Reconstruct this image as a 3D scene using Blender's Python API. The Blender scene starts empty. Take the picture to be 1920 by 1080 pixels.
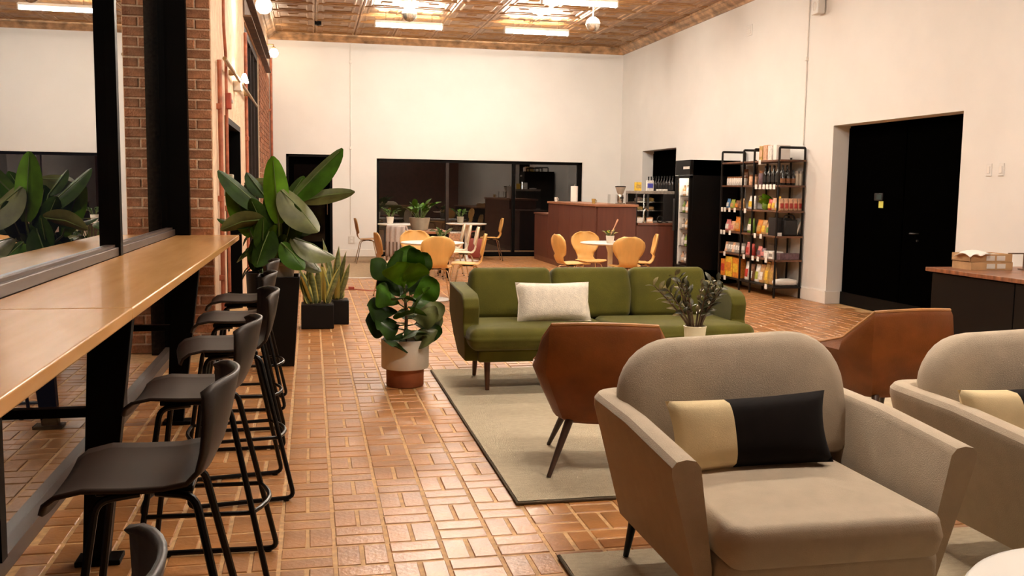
import bpy, bmesh, math, random
from mathutils import Vector, Matrix, Euler
R = random.Random(7)
PI = math.pi
SC = bpy.context.scene
COL = SC.collection

# ---------------------------------------------------------------- camera, world, exposure
cam_d = bpy.data.cameras.new('camera')
cam_o = bpy.data.objects.new('camera', cam_d)
COL.objects.link(cam_o)
CAM_H = 1.42
FPX = 1780.0
cam_d.sensor_width = 36.0
cam_d.lens = FPX / 1920.0 * 36.0
cam_d.clip_start = 0.05
cam_d.clip_end = 200
_vy = Vector((583 - 960, 349 - 540, FPX)).normalized()          # depth axis of the room, seen by the lens
_up = _vy.cross(Vector((1, .0140, 0))).normalized()
if _up.y > 0: _up = -_up
_vx = _vy.cross(_up)
if _vx.x < 0: _vx = -_vx
M3 = Matrix((_vx, _vy, _up))                                    # rows: room axes in lens coordinates (x right, y down, z ahead)
rx, dn, fw = M3.col[0], M3.col[1], M3.col[2]
cam_o.matrix_world = Matrix(((rx.x, -dn.x, -fw.x, 0), (rx.y, -dn.y, -fw.y, 0), (rx.z, -dn.z, -fw.z, CAM_H), (0, 0, 0, 1)))
SC.camera = cam_o

W = bpy.data.worlds.new('night'); SC.world = W
W.use_nodes = True
W.node_tree.nodes['Background'].inputs[0].default_value = (.02, .018, .03, 1)
W.node_tree.nodes['Background'].inputs[1].default_value = .05
SC.view_settings.view_transform = 'Standard'
SC.view_settings.look = 'None'
SC.view_settings.gamma = 1.0
SC.view_settings.use_curve_mapping = False
SC.view_settings.exposure = 2.88
SC.cycles.max_bounces = 7
SC.cycles.diffuse_bounces = 4
SC.cycles.glossy_bounces = 4
SC.cycles.transparent_max_bounces = 12
SC.cycles.sample_clamp_indirect = 4.0
SC.cycles.caustics_reflective = False
SC.cycles.caustics_refractive = False
TUBE_POWER = 26.0
LAMP_COL = (1.0, .885, .75)
BULB_POWER = 9.0

# ---------------------------------------------------------------- room dimensions
XL, XR, YB, YF, ZC = -.800, 6.50, 19.60, -3.2, 4.27
XG, YP = -1.150, 8.35                                            # glass line of the bar window, face of the brick pier

# ---------------------------------------------------------------- materials
def lin(c):
    return tuple((x / 12.92 if x <= .04045 else ((x + .055) / 1.055) ** 2.4) for x in c)
MATS = {}
def mat(name, col, rough=.6, metal=0., var=.12, scale=6., bump=0., bscale=60., spec=.5, stretch=(1, 1, 1), coat=0., sheen=0.,
        emit=None, trans=0., rnd=0., col2=None, subs=0., attr=None, detail=4.):
    """colour in linear RGB, mottled by noise between col and col2 (or a darker shade of col)"""
    m = bpy.data.materials.new(name); m.use_nodes = True
    nt = m.node_tree; N = nt.nodes; L = nt.links
    b = N['Principled BSDF']
    b.inputs['Roughness'].default_value = rough
    b.inputs['Metallic'].default_value = metal
    b.inputs['Specular IOR Level'].default_value = spec
    b.inputs['Coat Weight'].default_value = coat
    b.inputs['Sheen Weight'].default_value = sheen
    if subs:
        b.inputs['Subsurface Weight'].default_value = subs
        b.inputs['Subsurface Radius'].default_value = (.02, .02, .01)
    if trans: b.inputs['Transmission Weight'].default_value = trans
    if emit:
        b.inputs['Emission Color'].default_value = (*emit[0], 1)
        b.inputs['Emission Strength'].default_value = emit[1]
    tc = N.new('ShaderNodeTexCoord'); mp = N.new('ShaderNodeMapping'); mp.inputs['Scale'].default_value = stretch
    L.new(tc.outputs['Object'], mp.inputs['Vector'])
    if var or col2:
        n = N.new('ShaderNodeTexNoise'); n.inputs['Scale'].default_value = scale; n.inputs['Detail'].default_value = detail
        L.new(mp.outputs[0], n.inputs['Vector'])
        r = N.new('ShaderNodeValToRGB')
        r.color_ramp.elements[0].position = .3; r.color_ramp.elements[1].position = .7
        c2 = col2 or tuple(x * (1 - var * 2) for x in col)
        c1 = col if col2 else tuple(min(1, x * (1 + var)) for x in col)
        r.color_ramp.elements[0].color = (*c2, 1); r.color_ramp.elements[1].color = (*c1, 1)
        L.new(n.outputs[0], r.inputs[0]); out = r.outputs[0]
    else:
        q = N.new('ShaderNodeRGB'); q.outputs[0].default_value = (*col, 1); out = q.outputs[0]
    if rnd:
        if attr:
            a = N.new('ShaderNodeAttribute'); a.attribute_name = attr; rv = a.outputs['Fac']
        else:
            oi = N.new('ShaderNodeObjectInfo'); rv = oi.outputs['Random']
        mr = N.new('ShaderNodeMapRange'); mr.inputs['To Min'].default_value = 1 - rnd; mr.inputs['To Max'].default_value = 1 + rnd
        L.new(rv, mr.inputs['Value'])
        vm = N.new('ShaderNodeVectorMath'); vm.operation = 'SCALE'
        L.new(out, vm.inputs[0]); L.new(mr.outputs[0], vm.inputs['Scale']); out = vm.outputs[0]
    L.new(out, b.inputs['Base Color'])
    if bump:
        n2 = N.new('ShaderNodeTexNoise'); n2.inputs['Scale'].default_value = bscale; n2.inputs['Detail'].default_value = 4
        L.new(mp.outputs[0], n2.inputs['Vector'])
        bp = N.new('ShaderNodeBump'); bp.inputs['Strength'].default_value = bump; bp.inputs['Distance'].default_value = .01
        L.new(n2.outputs[0], bp.inputs['Height']); L.new(bp.outputs[0], b.inputs['Normal'])
    MATS[name] = m
    return m

def glass_mat(name, ior, tint=(1, 1, 1), rough=0., sheets=1):
    """flat pane: see-through, mirror by Fresnel"""
    m = bpy.data.materials.new(name); m.use_nodes = True
    nt = m.node_tree; N = nt.nodes; L = nt.links
    for n in list(N): N.remove(n)
    o = N.new('ShaderNodeOutputMaterial'); mx = N.new('ShaderNodeMixShader'); t = N.new('ShaderNodeBsdfTransparent'); g = N.new('ShaderNodeBsdfGlossy')
    t.inputs[0].default_value = (*tint, 1); g.inputs['Roughness'].default_value = rough
    f = N.new('ShaderNodeFresnel'); f.inputs['IOR'].default_value = ior
    def mt(op, a, b):
        k = N.new('ShaderNodeMath'); k.operation = op
        for i, q in enumerate((a, b)):
            if isinstance(q, (int, float)): k.inputs[i].default_value = q
            else: L.new(q, k.inputs[i])
        return k.outputs[0]
    keep = mt('POWER', mt('SUBTRACT', 1., f.outputs[0]), sheets * 2.)      # light let through by every face of the glazing unit
    ge = N.new('ShaderNodeNewGeometry')
    fac = mt('MULTIPLY', mt('SUBTRACT', 1., keep), mt('SUBTRACT', 1., ge.outputs['Backfacing']))   # the unit mirrors once, on entry
    L.new(fac, mx.inputs[0]); L.new(t.outputs[0], mx.inputs[1]); L.new(g.outputs[0], mx.inputs[2]); L.new(mx.outputs[0], o.inputs[0])
    MATS[name] = m
    return m

mat('wall_paint', (.80, .785, .75), .75, var=.015, scale=2, bump=.05, bscale=40)
mat('white_trim', (.80, .77, .72), .5, var=.02)
mat('plaster_old', (.62, .42, .27), .85, var=.2, scale=9, bump=.9, bscale=30, col2=(.78, .60, .42))
mat('mortar_floor', (.58, .34, .145), .7, var=.15, scale=25)
mat('floor_brick', (.42, .182, .058), .33, var=.14, scale=5, bump=.22, bscale=45, rnd=.12, spec=.55)
mat('floor_brick_far', (.42, .182, .058), .33, var=.14, scale=5, bump=.18, bscale=45, rnd=.12, attr='shade', spec=.55)
mat('mortar_wall', (.80, .60, .42), .9, var=.2, scale=40, bump=.5)
mat('wall_brick', (.44, .195, .095), .85, var=.25, scale=14, bump=.8, bscale=60, rnd=.22)
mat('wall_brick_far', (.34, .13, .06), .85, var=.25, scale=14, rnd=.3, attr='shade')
mat('tin', (.40, .215, .080), .40, metal=.45, var=.22, scale=7, bump=.5, bscale=22, rnd=.14, col2=(.24, .115, .040))
mat('tin_far', (.40, .215, .11), .42, metal=.5, var=.22, scale=5, bump=.35, bscale=22)
mat('tin_cove', (.50, .30, .155), .45, metal=.4, var=.3, scale=6, bump=.4, bscale=20)
mat('black_steel', (.0014, .0011, .0009), .42, var=.1, spec=.08)
mat('bronze_sill', (.085, .058, .046), .42, var=.08)
mat('rust_steel', (.13, .065, .03), .6, var=.3, scale=10)
mat('frame_brown', (.022, .011, .006), .5, var=.2, spec=.3)
mat('pane_night', (.0008, .0007, .0006), .06, spec=.25)
glass_mat('pane_bar', 1.55, sheets=2)
glass_mat('pane_back', 1.5, sheets=2)
glass_mat('pane_cooler', 1.3)
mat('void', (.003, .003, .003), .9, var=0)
mat('door_black', (.0008, .0007, .0006), .6, spec=.0, var=.1)
mat('bar_wood', (.72, .385, .135), .27, var=.1, scale=3.2, stretch=(5, .45, 5), spec=.5, coat=.15, bump=.02, col2=(.62, .31, .10), detail=5)
mat('stool_plastic', (.022, .0145, .010), .5, spec=.35, var=.06)
mat('black_tube', (.0015, .0012, .001), .35, spec=.25)
mat('steel_bright', (.55, .50, .44), .25, metal=1, var=.04)
mat('chrome', (.70, .62, .50), .18, metal=1, var=.03)
mat('green_velvet', (.088, .080, .006), .8, var=.1, scale=7, bump=.2, bscale=220, sheen=.12, spec=.2)
mat('walnut', (.12, .042, .016), .4, var=.25, scale=6, stretch=(6, 6, 1))
mat('white_linen', (.82, .74, .62), .9, var=.06, scale=30, bump=.4, bscale=160)
mat('leather', (.185, .054, .0075), .5, spec=.3, var=.14, scale=7, bump=.15, bscale=140)
mat('leather_edge', (.42, .19, .06), .4, var=.1)
mat('dark_wood', (.05, .02, .009), .4, var=.2, stretch=(6, 6, 1))
mat('grey_fabric', (.485, .40, .30), .95, var=.035, scale=14, bump=.3, bscale=300, sheen=.1, spec=.1)
mat('cream_cloth', (.76, .61, .36), .9, var=.04, scale=12, bump=.12, bscale=300, spec=.2)
mat('black_cloth', (.0065, .004, .0035), .85, spec=.12, var=.15, scale=12, sheen=.03)
mat('rug_wool', (.74, .635, .45), .95, var=.12, scale=28, bump=1., bscale=120, stretch=(1, 3, 1), col2=(.62, .51, .345))
mat('rug_edge', (.10, .075, .045), .95)
mat('mat_tan', (.36, .245, .14), .9, var=.12, scale=20)
mat('white_gloss', (.82, .79, .74), .28, var=.01)
mat('cream_gloss', (.80, .74, .60), .35, var=.02)
mat('ply', (.74, .43, .13), .42, var=.04, scale=3, stretch=(8, 8, 1))
mat('ply_dark', (.40, .20, .055), .4, var=.12, scale=3, stretch=(8, 8, 1))
mat('ply_pale', (.80, .70, .52), .4, var=.05)
mat('counter_red', (.115, .033, .017), .5, var=.1, scale=3, stretch=(6, 6, .6))
mat('counter_top', (.33, .14, .07), .4, var=.15)
mat('counter_low', (.15, .055, .03), .4, var=.15)
mat('desk_top', (.26, .10, .045), .32, var=.3, scale=4, stretch=(1, 5, 1))
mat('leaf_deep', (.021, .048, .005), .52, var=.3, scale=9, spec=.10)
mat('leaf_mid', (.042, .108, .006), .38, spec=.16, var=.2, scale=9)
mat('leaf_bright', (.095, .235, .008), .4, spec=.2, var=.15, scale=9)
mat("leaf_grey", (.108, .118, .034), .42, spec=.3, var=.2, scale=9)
mat('leaf_zz', (.040, .038, .010), .35, var=.3, scale=30, spec=.35)
mat('leaf_zz_pale', (.26, .215, .10), .35, var=.3, scale=30, spec=.4)
mat('leaf_lime', (.48, .45, .05), .5, var=.2, scale=30)
mat('stem_green', (.10, .15, .03), .5, var=.2)
mat('stem_brown', (.10, .055, .025), .7, var=.2)
mat('snake', (.05, .075, .022), .4, var=.3, scale=16, stretch=(1, 1, 2.5), col2=(.16, .18, .065))
mat('snake_edge', (.50, .45, .12), .45)
mat('planter_black', (.0035, .0028, .0024), .5, var=.1, spec=.2)
mat('soil', (.03, .018, .01), .95, var=.3, scale=40, bump=1, bscale=80)
mat('pot_white', (.74, .68, .58), .45, var=.03)
mat('terracotta', (.33, .105, .038), .7, var=.15, scale=8)
mat('pot_cream', (.78, .70, .50), .4, var=.03)
mat('pot_grey', (.34, .29, .21), .7, var=.12)
mat('red_pipe', (.42, .125, .06), .6, var=.2, scale=12)
mat('red_paint', (.36, .06, .035), .45, var=.1)
mat('brass_old', (.34, .22, .10), .4, metal=.6)
mat('outlet', (.66, .62, .56), .5, var=.01)
mat('lavender', (.50, .44, .42), .9, var=.15, scale=30, stretch=(12, 12, 1), col2=(.66, .60, .56))
mat('stripe_brown', (.16, .095, .06), .9, var=.2)
mat('cardboard', (.50, .30, .14), .8, var=.08, scale=12)
mat('paper', (.84, .80, .74), .7, var=.02)
mat('fridge_black', (.0022, .0016, .0013), .42, var=.08, spec=.15)
mat('rack_wood', (.14, .06, .028), .5, var=.3, scale=8)
mat('rack_steel', (.006, .0035, .0025), .45, var=.1, spec=.3)
for nm, c in dict(tan=(.55, .31, .12), orange=(.70, .24, .03), yellow=(.80, .52, .05), red=(.50, .045, .03), pink=(.66, .22, .20), white=(.80, .76, .70),
                  green=(.16, .26, .03), lime=(.36, .40, .06), blue=(.10, .22, .42), brown=(.22, .085, .03), grey=(.30, .26, .22), purple=(.15, .085, .10),
                  black=(.003, .0025, .0025), gold=(.52, .33, .09), peach=(.74, .42, .25), cobalt=(.06, .07, .42), dkgrey=(.012, .010, .009)).items():
    mat('pk_' + nm, c, .45, var=.18, scale=30)
mat('bottle_dark', (.010, .008, .006), .12, var=.1)
mat('bottle_wine', (.006, .005, .006), .15, var=.1)
mat('jar_glass', (.55, .48, .38), .12, var=.1)
mat('tube_glow', (1, 1, 1), .5, var=0, emit=(LAMP_COL, TUBE_POWER))
mat('bulb_glow', (1, 1, 1), .5, var=0, emit=((1, .84, .64), BULB_POWER))
mat('cooler_glow', (1, 1, 1), .5, var=0, emit=((1, .85, .68), 5.0))
mat('sphere_metal', (.60, .52, .42), .25, metal=.9, var=.1)
mat('dim_plate', (.76, .745, .71), .6, var=.01)
mat('sticker', (.62, .62, .12), .6, var=.02)
mat('screen_dim', (.02, .05, .05), .3, var=0)

# ---------------------------------------------------------------- mesh helpers
class MB:
    def __init__(s): s.v, s.f, s.sh, s.m = [], [], [], Matrix.Identity(4)
    def add(s, vs, fs, shade=None):
        o = len(s.v); s.v += [tuple(s.m @ Vector(p)) for p in vs]; s.f += [tuple(i + o for i in f) for f in fs]
        s.sh += [shade if shade is not None else .5] * len(fs)
        return s
    def box(s, x0, x1, y0, y1, z0, z1, shade=None):
        vs = [(x0, y0, z0), (x1, y0, z0), (x1, y1, z0), (x0, y1, z0), (x0, y0, z1), (x1, y0, z1), (x1, y1, z1), (x0, y1, z1)]
        return s.add(vs, [(0, 3, 2, 1), (4, 5, 6, 7), (0, 1, 5, 4), (1, 2, 6, 5), (2, 3, 7, 6), (3, 0, 4, 7)], shade)
    def cbox(s, x0, x1, y0, y1, z0, z1, c, axis='z', shade=None):
        """box whose far (+) face of the axis is chamfered by c"""
        def q(i, t): return i
        if axis == 'z':
            vs = [(x0, y0, z0), (x1, y0, z0), (x1, y1, z0), (x0, y1, z0), (x0, y0, z1 - c), (x1, y0, z1 - c), (x1, y1, z1 - c), (x0, y1, z1 - c),
                  (x0 + c, y0 + c, z1), (x1 - c, y0 + c, z1), (x1 - c, y1 - c, z1), (x0 + c, y1 - c, z1)]
            fs = [(8, 9, 10, 11)]
            for k in range(4):
                j = (k + 1) % 4
                fs += [(k, j, 4 + j, 4 + k), (4 + k, 4 + j, 8 + j, 8 + k)]
            return s.add(vs, fs, shade)
        # axis '-y': visible face at y0
        vs = [(x0, y1, z0), (x1, y1, z0), (x1, y1, z1), (x0, y1, z1), (x0, y0 + c, z0), (x1, y0 + c, z0), (x1, y0 + c, z1), (x0, y0 + c, z1),
              (x0 + c, y0, z0 + c), (x1 - c, y0, z0 + c), (x1 - c, y0, z1 - c), (x0 + c, y0, z1 - c)]
        fs = [(8, 9, 10, 11)]
        for k in range(4):
            j = (k + 1) % 4
            fs += [(k, j, 4 + j, 4 + k), (4 + k, 4 + j, 8 + j, 8 + k)]
        return s.add(vs, fs, shade)
    def rings(s, rings, cap0=True, cap1=True, closed=True):
        n = len(rings[0]); vs = [p for r in rings for p in r]; fs = []
        for a in range(len(rings) - 1):
            for k in range(n if closed else n - 1):
                j = (k + 1) % n
                fs.append((a * n + k, a * n + j, (a + 1) * n + j, (a + 1) * n + k))
        if cap0: fs.append(tuple(reversed(range(n))))
        if cap1: fs.append(tuple(range((len(rings) - 1) * n, len(rings) * n)))
        return s.add(vs, fs)
    def tube(s, pts, r, n=8, loop=False):
        P = [Vector(p) for p in pts]; k = len(P)
        rr = r if isinstance(r, (list, tuple)) else [r] * k
        T = []
        for i in range(k):
            a = P[(i - 1) % k] if (i > 0 or loop) else P[i]; b = P[(i + 1) % k] if (i < k - 1 or loop) else P[i]
            t = (b - a); T.append(t.normalized() if t.length > 1e-9 else Vector((0, 0, 1)))
        up = Vector((0, 0, 1)) if abs(T[0].z) < .9 else Vector((1, 0, 0))
        u = (up - T[0] * up.dot(T[0])).normalized(); rings = []
        for i in range(k):
            u = (u - T[i] * u.dot(T[i]))
            u = u.normalized() if u.length > 1e-6 else T[i].orthogonal().normalized()
            w = T[i].cross(u)
            rings.append([tuple(P[i] + (u * math.cos(2 * PI * q / n) + w * math.sin(2 * PI * q / n)) * rr[i]) for q in range(n)])
        if loop: rings.append(rings[0])
        return s.rings(rings, not loop, not loop)
    def lathe(s, prof, n=24, c=(0, 0), cap0=True, cap1=True):
        return s.rings([[(c[0] + r * math.cos(2 * PI * q / n), c[1] + r * math.sin(2 * PI * q / n), z) for q in range(n)] for r, z in prof], cap0, cap1)
    def grid(s, fn, nu, nv):
        vs = [fn(i / nu, j / nv) for i in range(nu + 1) for j in range(nv + 1)]
        fs = [(i * (nv + 1) + j, (i + 1) * (nv + 1) + j, (i + 1) * (nv + 1) + j + 1, i * (nv + 1) + j + 1) for i in range(nu) for j in range(nv)]
        return s.add(vs, fs)
    def prism(s, poly, a0, a1, axis='x'):
        """poly of 2-D points extruded along an axis: x -> (y,z), y -> (x,z), z -> (x,y)"""
        def mk(p, a): return (a, p[0], p[1]) if axis == 'x' else (p[0], a, p[1]) if axis == 'y' else (p[0], p[1], a)
        return s.rings([[mk(p, a0) for p in poly], [mk(p, a1) for p in poly]])
    def soft(s, cx, cy, cz, w, d, h, rc=.08, re=.05, crown=.02, bulge=0., n=6):
        """upholstered block: rounded plan corners, rolled edges, crowned top and bottom"""
        def outline(ins, sc=1.):
            a, b, r = w / 2 - ins, d / 2 - ins, max(rc - ins, .004); pts = []
            for k, (sx, sy) in enumerate(((1, 1), (-1, 1), (-1, -1), (1, -1))):
                for q in range(n + 1):
                    t = PI / 2 * (k + q / n)
                    pts.append(((sx * (a - r) + r * math.cos(t)) * sc, (sy * (b - r) + r * math.sin(t)) * sc))
            return pts
        R_ = []
        def ring(ins, z, sc=1.): R_.append([(cx + p[0], cy + p[1], cz + z) for p in outline(ins, sc)])
        hb = h / 2
        for sc, f in ((.05, 1), (.45, .86), (.8, .4)): ring(re, -hb - crown * f, sc)
        for q in range(n + 1):
            t = PI / 2 * q / n; ring(re * (1 - math.sin(t)), -hb + re * (1 - math.cos(t)))
        if bulge: ring(-bulge, 0)
        for q in range(n + 1):
            t = PI / 2 * q / n; ring(re * (1 - math.cos(t)), hb - re * (1 - math.sin(t)))
        for sc, f in ((.8, .4), (.45, .86), (.05, 1)): ring(re, hb + crown * f, sc)
        return s.rings(R_)
    def build(s, name, m, parent=None, bev=0, seg=2, solid=0, sub=0, smooth=True, ang=40, shade_attr=False, recalc=True):
        me = bpy.data.meshes.new(name); me.from_pydata(s.v, [], s.f)
        if recalc:
            bm = bmesh.new(); bm.from_mesh(me); bmesh.ops.recalc_face_normals(bm, faces=bm.faces); bm.to_mesh(me); bm.free()
        if smooth:
            me.polygons.foreach_set('use_smooth', [True] * len(me.polygons))
            if ang < 180: me.set_sharp_from_angle(angle=math.radians(ang))
        if shade_attr:
            a = me.attributes.new('shade', 'FLOAT', 'FACE'); a.data.foreach_set('value', s.sh)
        me.update()
        o = link(name, me, m, parent)
        if solid:
            k = o.modifiers.new('solid', 'SOLIDIFY'); k.thickness = solid; k.offset = 0
        if sub:
            k = o.modifiers.new('sub', 'SUBSURF'); k.levels = sub; k.render_levels = sub
        if bev:
            k = o.modifiers.new('bev', 'BEVEL'); k.width = bev; k.segments = seg; k.limit_method = 'ANGLE'; k.angle_limit = math.radians(35); k.use_clamp_overlap = True
        return o

def link(name, me, m=None, parent=None):
    if m is not None and not me.materials: me.materials.append(MATS[m] if isinstance(m, str) else m)
    o = bpy.data.objects.new(name, me); COL.objects.link(o)
    if parent is not None: o.parent = parent
    return o
def tag(o, label, cat, group=None):
    o['label'] = label; o['category'] = cat
    if group: o['group'] = group
    return o
def thing(name, label, cat, loc=(0, 0, 0), rz=0., group=None):
    o = bpy.data.objects.new(name, None); COL.objects.link(o); o.location = loc; o.rotation_euler = (0, 0, rz); o.empty_display_size = .1
    return tag(o, label, cat, group)
def struct(o):
    o['kind'] = 'structure'; return o
KIDS = {}
def copy_tree(root, loc, rz=None, label=None, group=None, swap=None):
    """copy of a thing with copies of its parts and sub-parts; swap maps a material name to another for the copy's meshes"""
    kids = {}
    for o in COL.objects:
        if o.parent: kids.setdefault(o.parent.name, []).append(o)
    def cp(o, par):
        c = o.copy(); COL.objects.link(c)
        if par is not None: c.parent = par
        if swap and c.type == 'MESH' and c.data.materials and c.data.materials[0].name in swap:
            c.data = c.data.copy(); c.data.materials[0] = MATS[swap[c.data.materials[0].name]]
        for k in kids.get(o.name, []): cp(k, c)
        return c
    r = cp(root, None); r.location = loc
    if rz is not None: r.rotation_euler = (0, 0, rz)
    if label: r['label'] = label
    if group: r['group'] = group
    return r
def arc(c, r, a0, a1, n, plane='xz', off=0):
    out = []
    for i in range(n + 1):
        a = a0 + (a1 - a0) * i / n
        p = (c[0] + r * math.cos(a), c[1] + r * math.sin(a))
        out.append((p[0], off, p[1]) if plane == 'xz' else (off, p[0], p[1]) if plane == 'yz' else (p[0], p[1], off))
    return out
def rounded(pts, r, n=4):
    """polyline with its inner corners rounded"""
    P = [Vector(p) for p in pts]; out = [tuple(P[0])]
    for i in range(1, len(P) - 1):
        a, b, c = P[i - 1], P[i], P[i + 1]
        k = min(r, (a - b).length * .45, (c - b).length * .45)
        p0 = b + (a - b).normalized() * k; p1 = b + (c - b).normalized() * k
        for q in range(n + 1):
            t = q / n; out.append(tuple(p0 * (1 - t) ** 2 + b * 2 * t * (1 - t) + p1 * t * t))
    out.append(tuple(P[-1]))
    return out

def leaf_mesh(mb, base, tip, width, shape='paddle', droop=0., fold=.25, roll=0., nu=9, nv=4, curl=0., face=None):
    """leaf blade from base to tip; droop bows it upward in the middle (negative hangs), fold makes a V along the rib"""
    B, T = Vector(base), Vector(tip); d = T - B; L = d.length; d = d / L
    up = Vector((0, 0, 1))
    side = d.cross(up)
    side = side.normalized() if side.length > 1e-3 else Vector((1, 0, 0))
    if face is not None:
        fv = Vector(face); side = d.cross(fv - d * fv.dot(d)).normalized() * -1
    side = Matrix.Rotation(roll, 3, d) @ side
    nor = side.cross(d)
    def w(t):
        if shape == 'paddle': return math.sin(PI * min(1, t * .97 + .025) ** .92) ** .52
        if shape == 'fiddle': return max(.02, math.sin(PI * (t * .96 + .02) ** 1.45) ** .75 * (1 - .18 * math.exp(-((t - .33) / .13) ** 2)))
        if shape == 'sword': return (min(1, t * 6 + .45)) * (1 - max(0, (t - .55) / .45) ** 1.6) + .02
        return math.sin(PI * (t * .94 + .03)) ** .9
    def fn(u, v):
        s = v * 2 - 1; ww = w(u) * width / 2
        p = B + d * L * u + nor * (droop * L * math.sin(PI * u) + curl * L * u * u) + side * s * ww + nor * (abs(s) ** 1.3 * fold * ww)
        if shape == 'fiddle': p += nor * (.05 * width * math.sin(9 * u + 2 * s))
        return tuple(p)
    mb.grid(fn, nu, nv)
    return B
# ================================================================= STRUCTURE
ZW, ZC = 4.27, 4.42                                             # foot of the cove, ceiling
# ---- floor: mortar bed with basket-weave pavers
fl = MB().box(-1.6, 6.9, YF - .2, 21.6, -.12, -.0045).build('floor', 'mortar_floor', smooth=False)
struct(fl)
BK, G = .21, .010
def brick_mesh(w, d):
    mb = MB().cbox(-w / 2 + G / 2, w / 2 - G / 2, -d / 2 + G / 2, d / 2 - G / 2, -.03, 0, .006)
    me = bpy.data.meshes.new('brick'); me.from_pydata(mb.v, [], mb.f); me.materials.append(MATS['floor_brick'])
    return me
bh, bv = brick_mesh(BK, BK / 2), brick_mesh(BK / 2, BK)
bricks = []
for i in range(-6, 31):
    for j in range(-22, 75):
        x0, y0 = .08 + BK * i, 4.13 + BK * j
        vert = (i + j) % 2 == 1
        for k in (0, 1):
            cx, cy = (x0 + BK * (.25 + .5 * k), y0 + BK / 2) if vert else (x0 + BK / 2, y0 + BK * (.25 + .5 * k))
            if cx > 6.5 or cy > 19.5 or cx < -1.1 or (cx < -.75 and cy > 8.0): continue
            bricks.append((cx, cy, vert))
def in_sight(b):
    x, y, _ = b
    if y < 3.35 or x < -.62 or x > 1.25: return False
    return not (x > .95 and (y > 4.0 or y < 3.4))
near = sorted([b for b in bricks if in_sight(b)], key=lambda b: b[1])[:298]
ns = set(near)
for x, y, vert in near:
    o = link('brick', bv if vert else bh, None, fl)
    o.location = (x + R.uniform(-.0012, .0012), y + R.uniform(-.0012, .0012), R.uniform(-.0025, 0))
    o.rotation_euler = (R.uniform(-.006, .006), R.uniform(-.006, .006), R.uniform(-.008, .008))
mb = MB()
for b in bricks:
    if b in ns: continue
    x, y, vert = b
    w, d = (BK / 2, BK) if vert else (BK, BK / 2)
    dz = R.uniform(-.0025, 0)
    mb.cbox(x - w / 2 + G / 2, x + w / 2 - G / 2, y - d / 2 + G / 2, y + d / 2 - G / 2, -.03, dz, .006, shade=R.random())
o = mb.build('brick_field', 'floor_brick_far', fl, smooth=False, shade_attr=True, recalc=False); o['kind'] = 'stuff'

# ---- ceiling of pressed tin panels
ce = MB().box(-1.4, 6.9, YF - .2, 19.9, ZC + .012, ZC + .12).build('ceiling', 'tin_far', smooth=False)
struct(ce)
TS = .76
def tile_rings(h):
    return [(h, 0), (h - .012, -.016), (h - .035, -.016), (h - .05, 0), (h - .10, .004), (h - .12, -.010), (h - .14, -.010), (h - .155, .004), (.10, .006), (.075, -.008), (.03, -.010)]
def tile_mb(mb, cx, cy, cz, sh=None):
    rr = [[(cx + sx * h, cy + sy * h, cz + z) for sx, sy in ((-1, -1), (-1, 1), (1, 1), (1, -1))] for h, z in tile_rings(TS / 2 - .003)]
    mb.rings(rr, False, True)
tm = MB(); tile_mb(tm, 0, 0, 0)
tme = bpy.data.meshes.new('ceiling_tile'); tme.from_pydata(tm.v, [], tm.f); tme.materials.append(MATS['tin'])
far = MB()
for i in range(10):
    for j in range(30):
        x, y = -.66 + TS * (i + .5), 19.45 - TS * (j + .5)
        if x > 6.6 or y < -3: continue
        if y > 11.0:
            o = link('ceiling_tile', tme, None, ce); o.location = (x, y, ZC + R.uniform(-.003, .002)); o.rotation_euler = (R.uniform(-.006, .006), R.uniform(-.006, .006), 0)
        else: tile_mb(far, x, y, ZC)
o = far.build('ceiling_tile_field', 'tin_far', ce, smooth=False, recalc=False); o['kind'] = 'stuff'
prof = [(0, 0), (.03, .0), (.045, .03), (.10, .06), (.13, .10), (.16, .105), (.16, .16), (0, .16)]
struct(MB().prism([(YB - a, ZW + z) for a, z in prof], XL, XR, 'x').build('trim_1', 'tin_cove', smooth=False))
struct(MB().prism([(XR - a, ZW + z) for a, z in prof], YF, YB, 'y').build('trim_2', 'tin_cove', smooth=False))
struct(MB().prism([(XL + a, ZW + z) for a, z in prof], YP, YB, 'y').build('trim_3', 'tin_cove', smooth=False))
st = thing('ceiling_junction_box', 'small dark square box on the tin ceiling near the brick wall', 'junction box', (.15, 18.1, ZC - .07))
MB().box(-.06, .06, -.06, .06, 0, .06).build('housing', 'black_steel', st, bev=.006)
MB().lathe([(.03, -.012), (.03, 0)], 12).build('cover', 'black_steel', st)

# ---- white walls
def wall_boxes(name, m, boxes):
    mb = MB()
    for b in boxes: mb.box(*b)
    return struct(mb.build(name, m, smooth=False))
GL0, GL1, GT = 1.31, 5.66, 2.0
D0, D1, DT = -.483, .425, 2.055
wb = wall_boxes('wall_back', 'wall_paint', [(-1.0, D0, YB, YB + .25, 0, ZC), (D0, D1, YB, YB + .25, DT, ZC), (D1, GL0, YB, YB + .25, 0, ZC), (GL0, GL1, YB, YB + .25, GT, ZC), (GL1, 6.9, YB, YB + .25, 0, ZC)])
N0, N1, NT = 16.43, 18.23, 2.21
P0, P1, PT = 8.63, 11.10, 2.275
XT = XR + .24
wr = wall_boxes('wall_right', 'wall_paint', [(XR, XT, YF, P0, 0, ZC), (XR, XT, P0, P1, PT, ZC), (XR, XT, P1, N0, 0, ZC), (XR, XT, N0, N1, NT, ZC), (XR, XT, N1, YB, 0, ZC)])
wall_boxes('wall_front', 'counter_low', [(-1.6, 6.9, YF - .2, YF, 0, ZC)])
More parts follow.
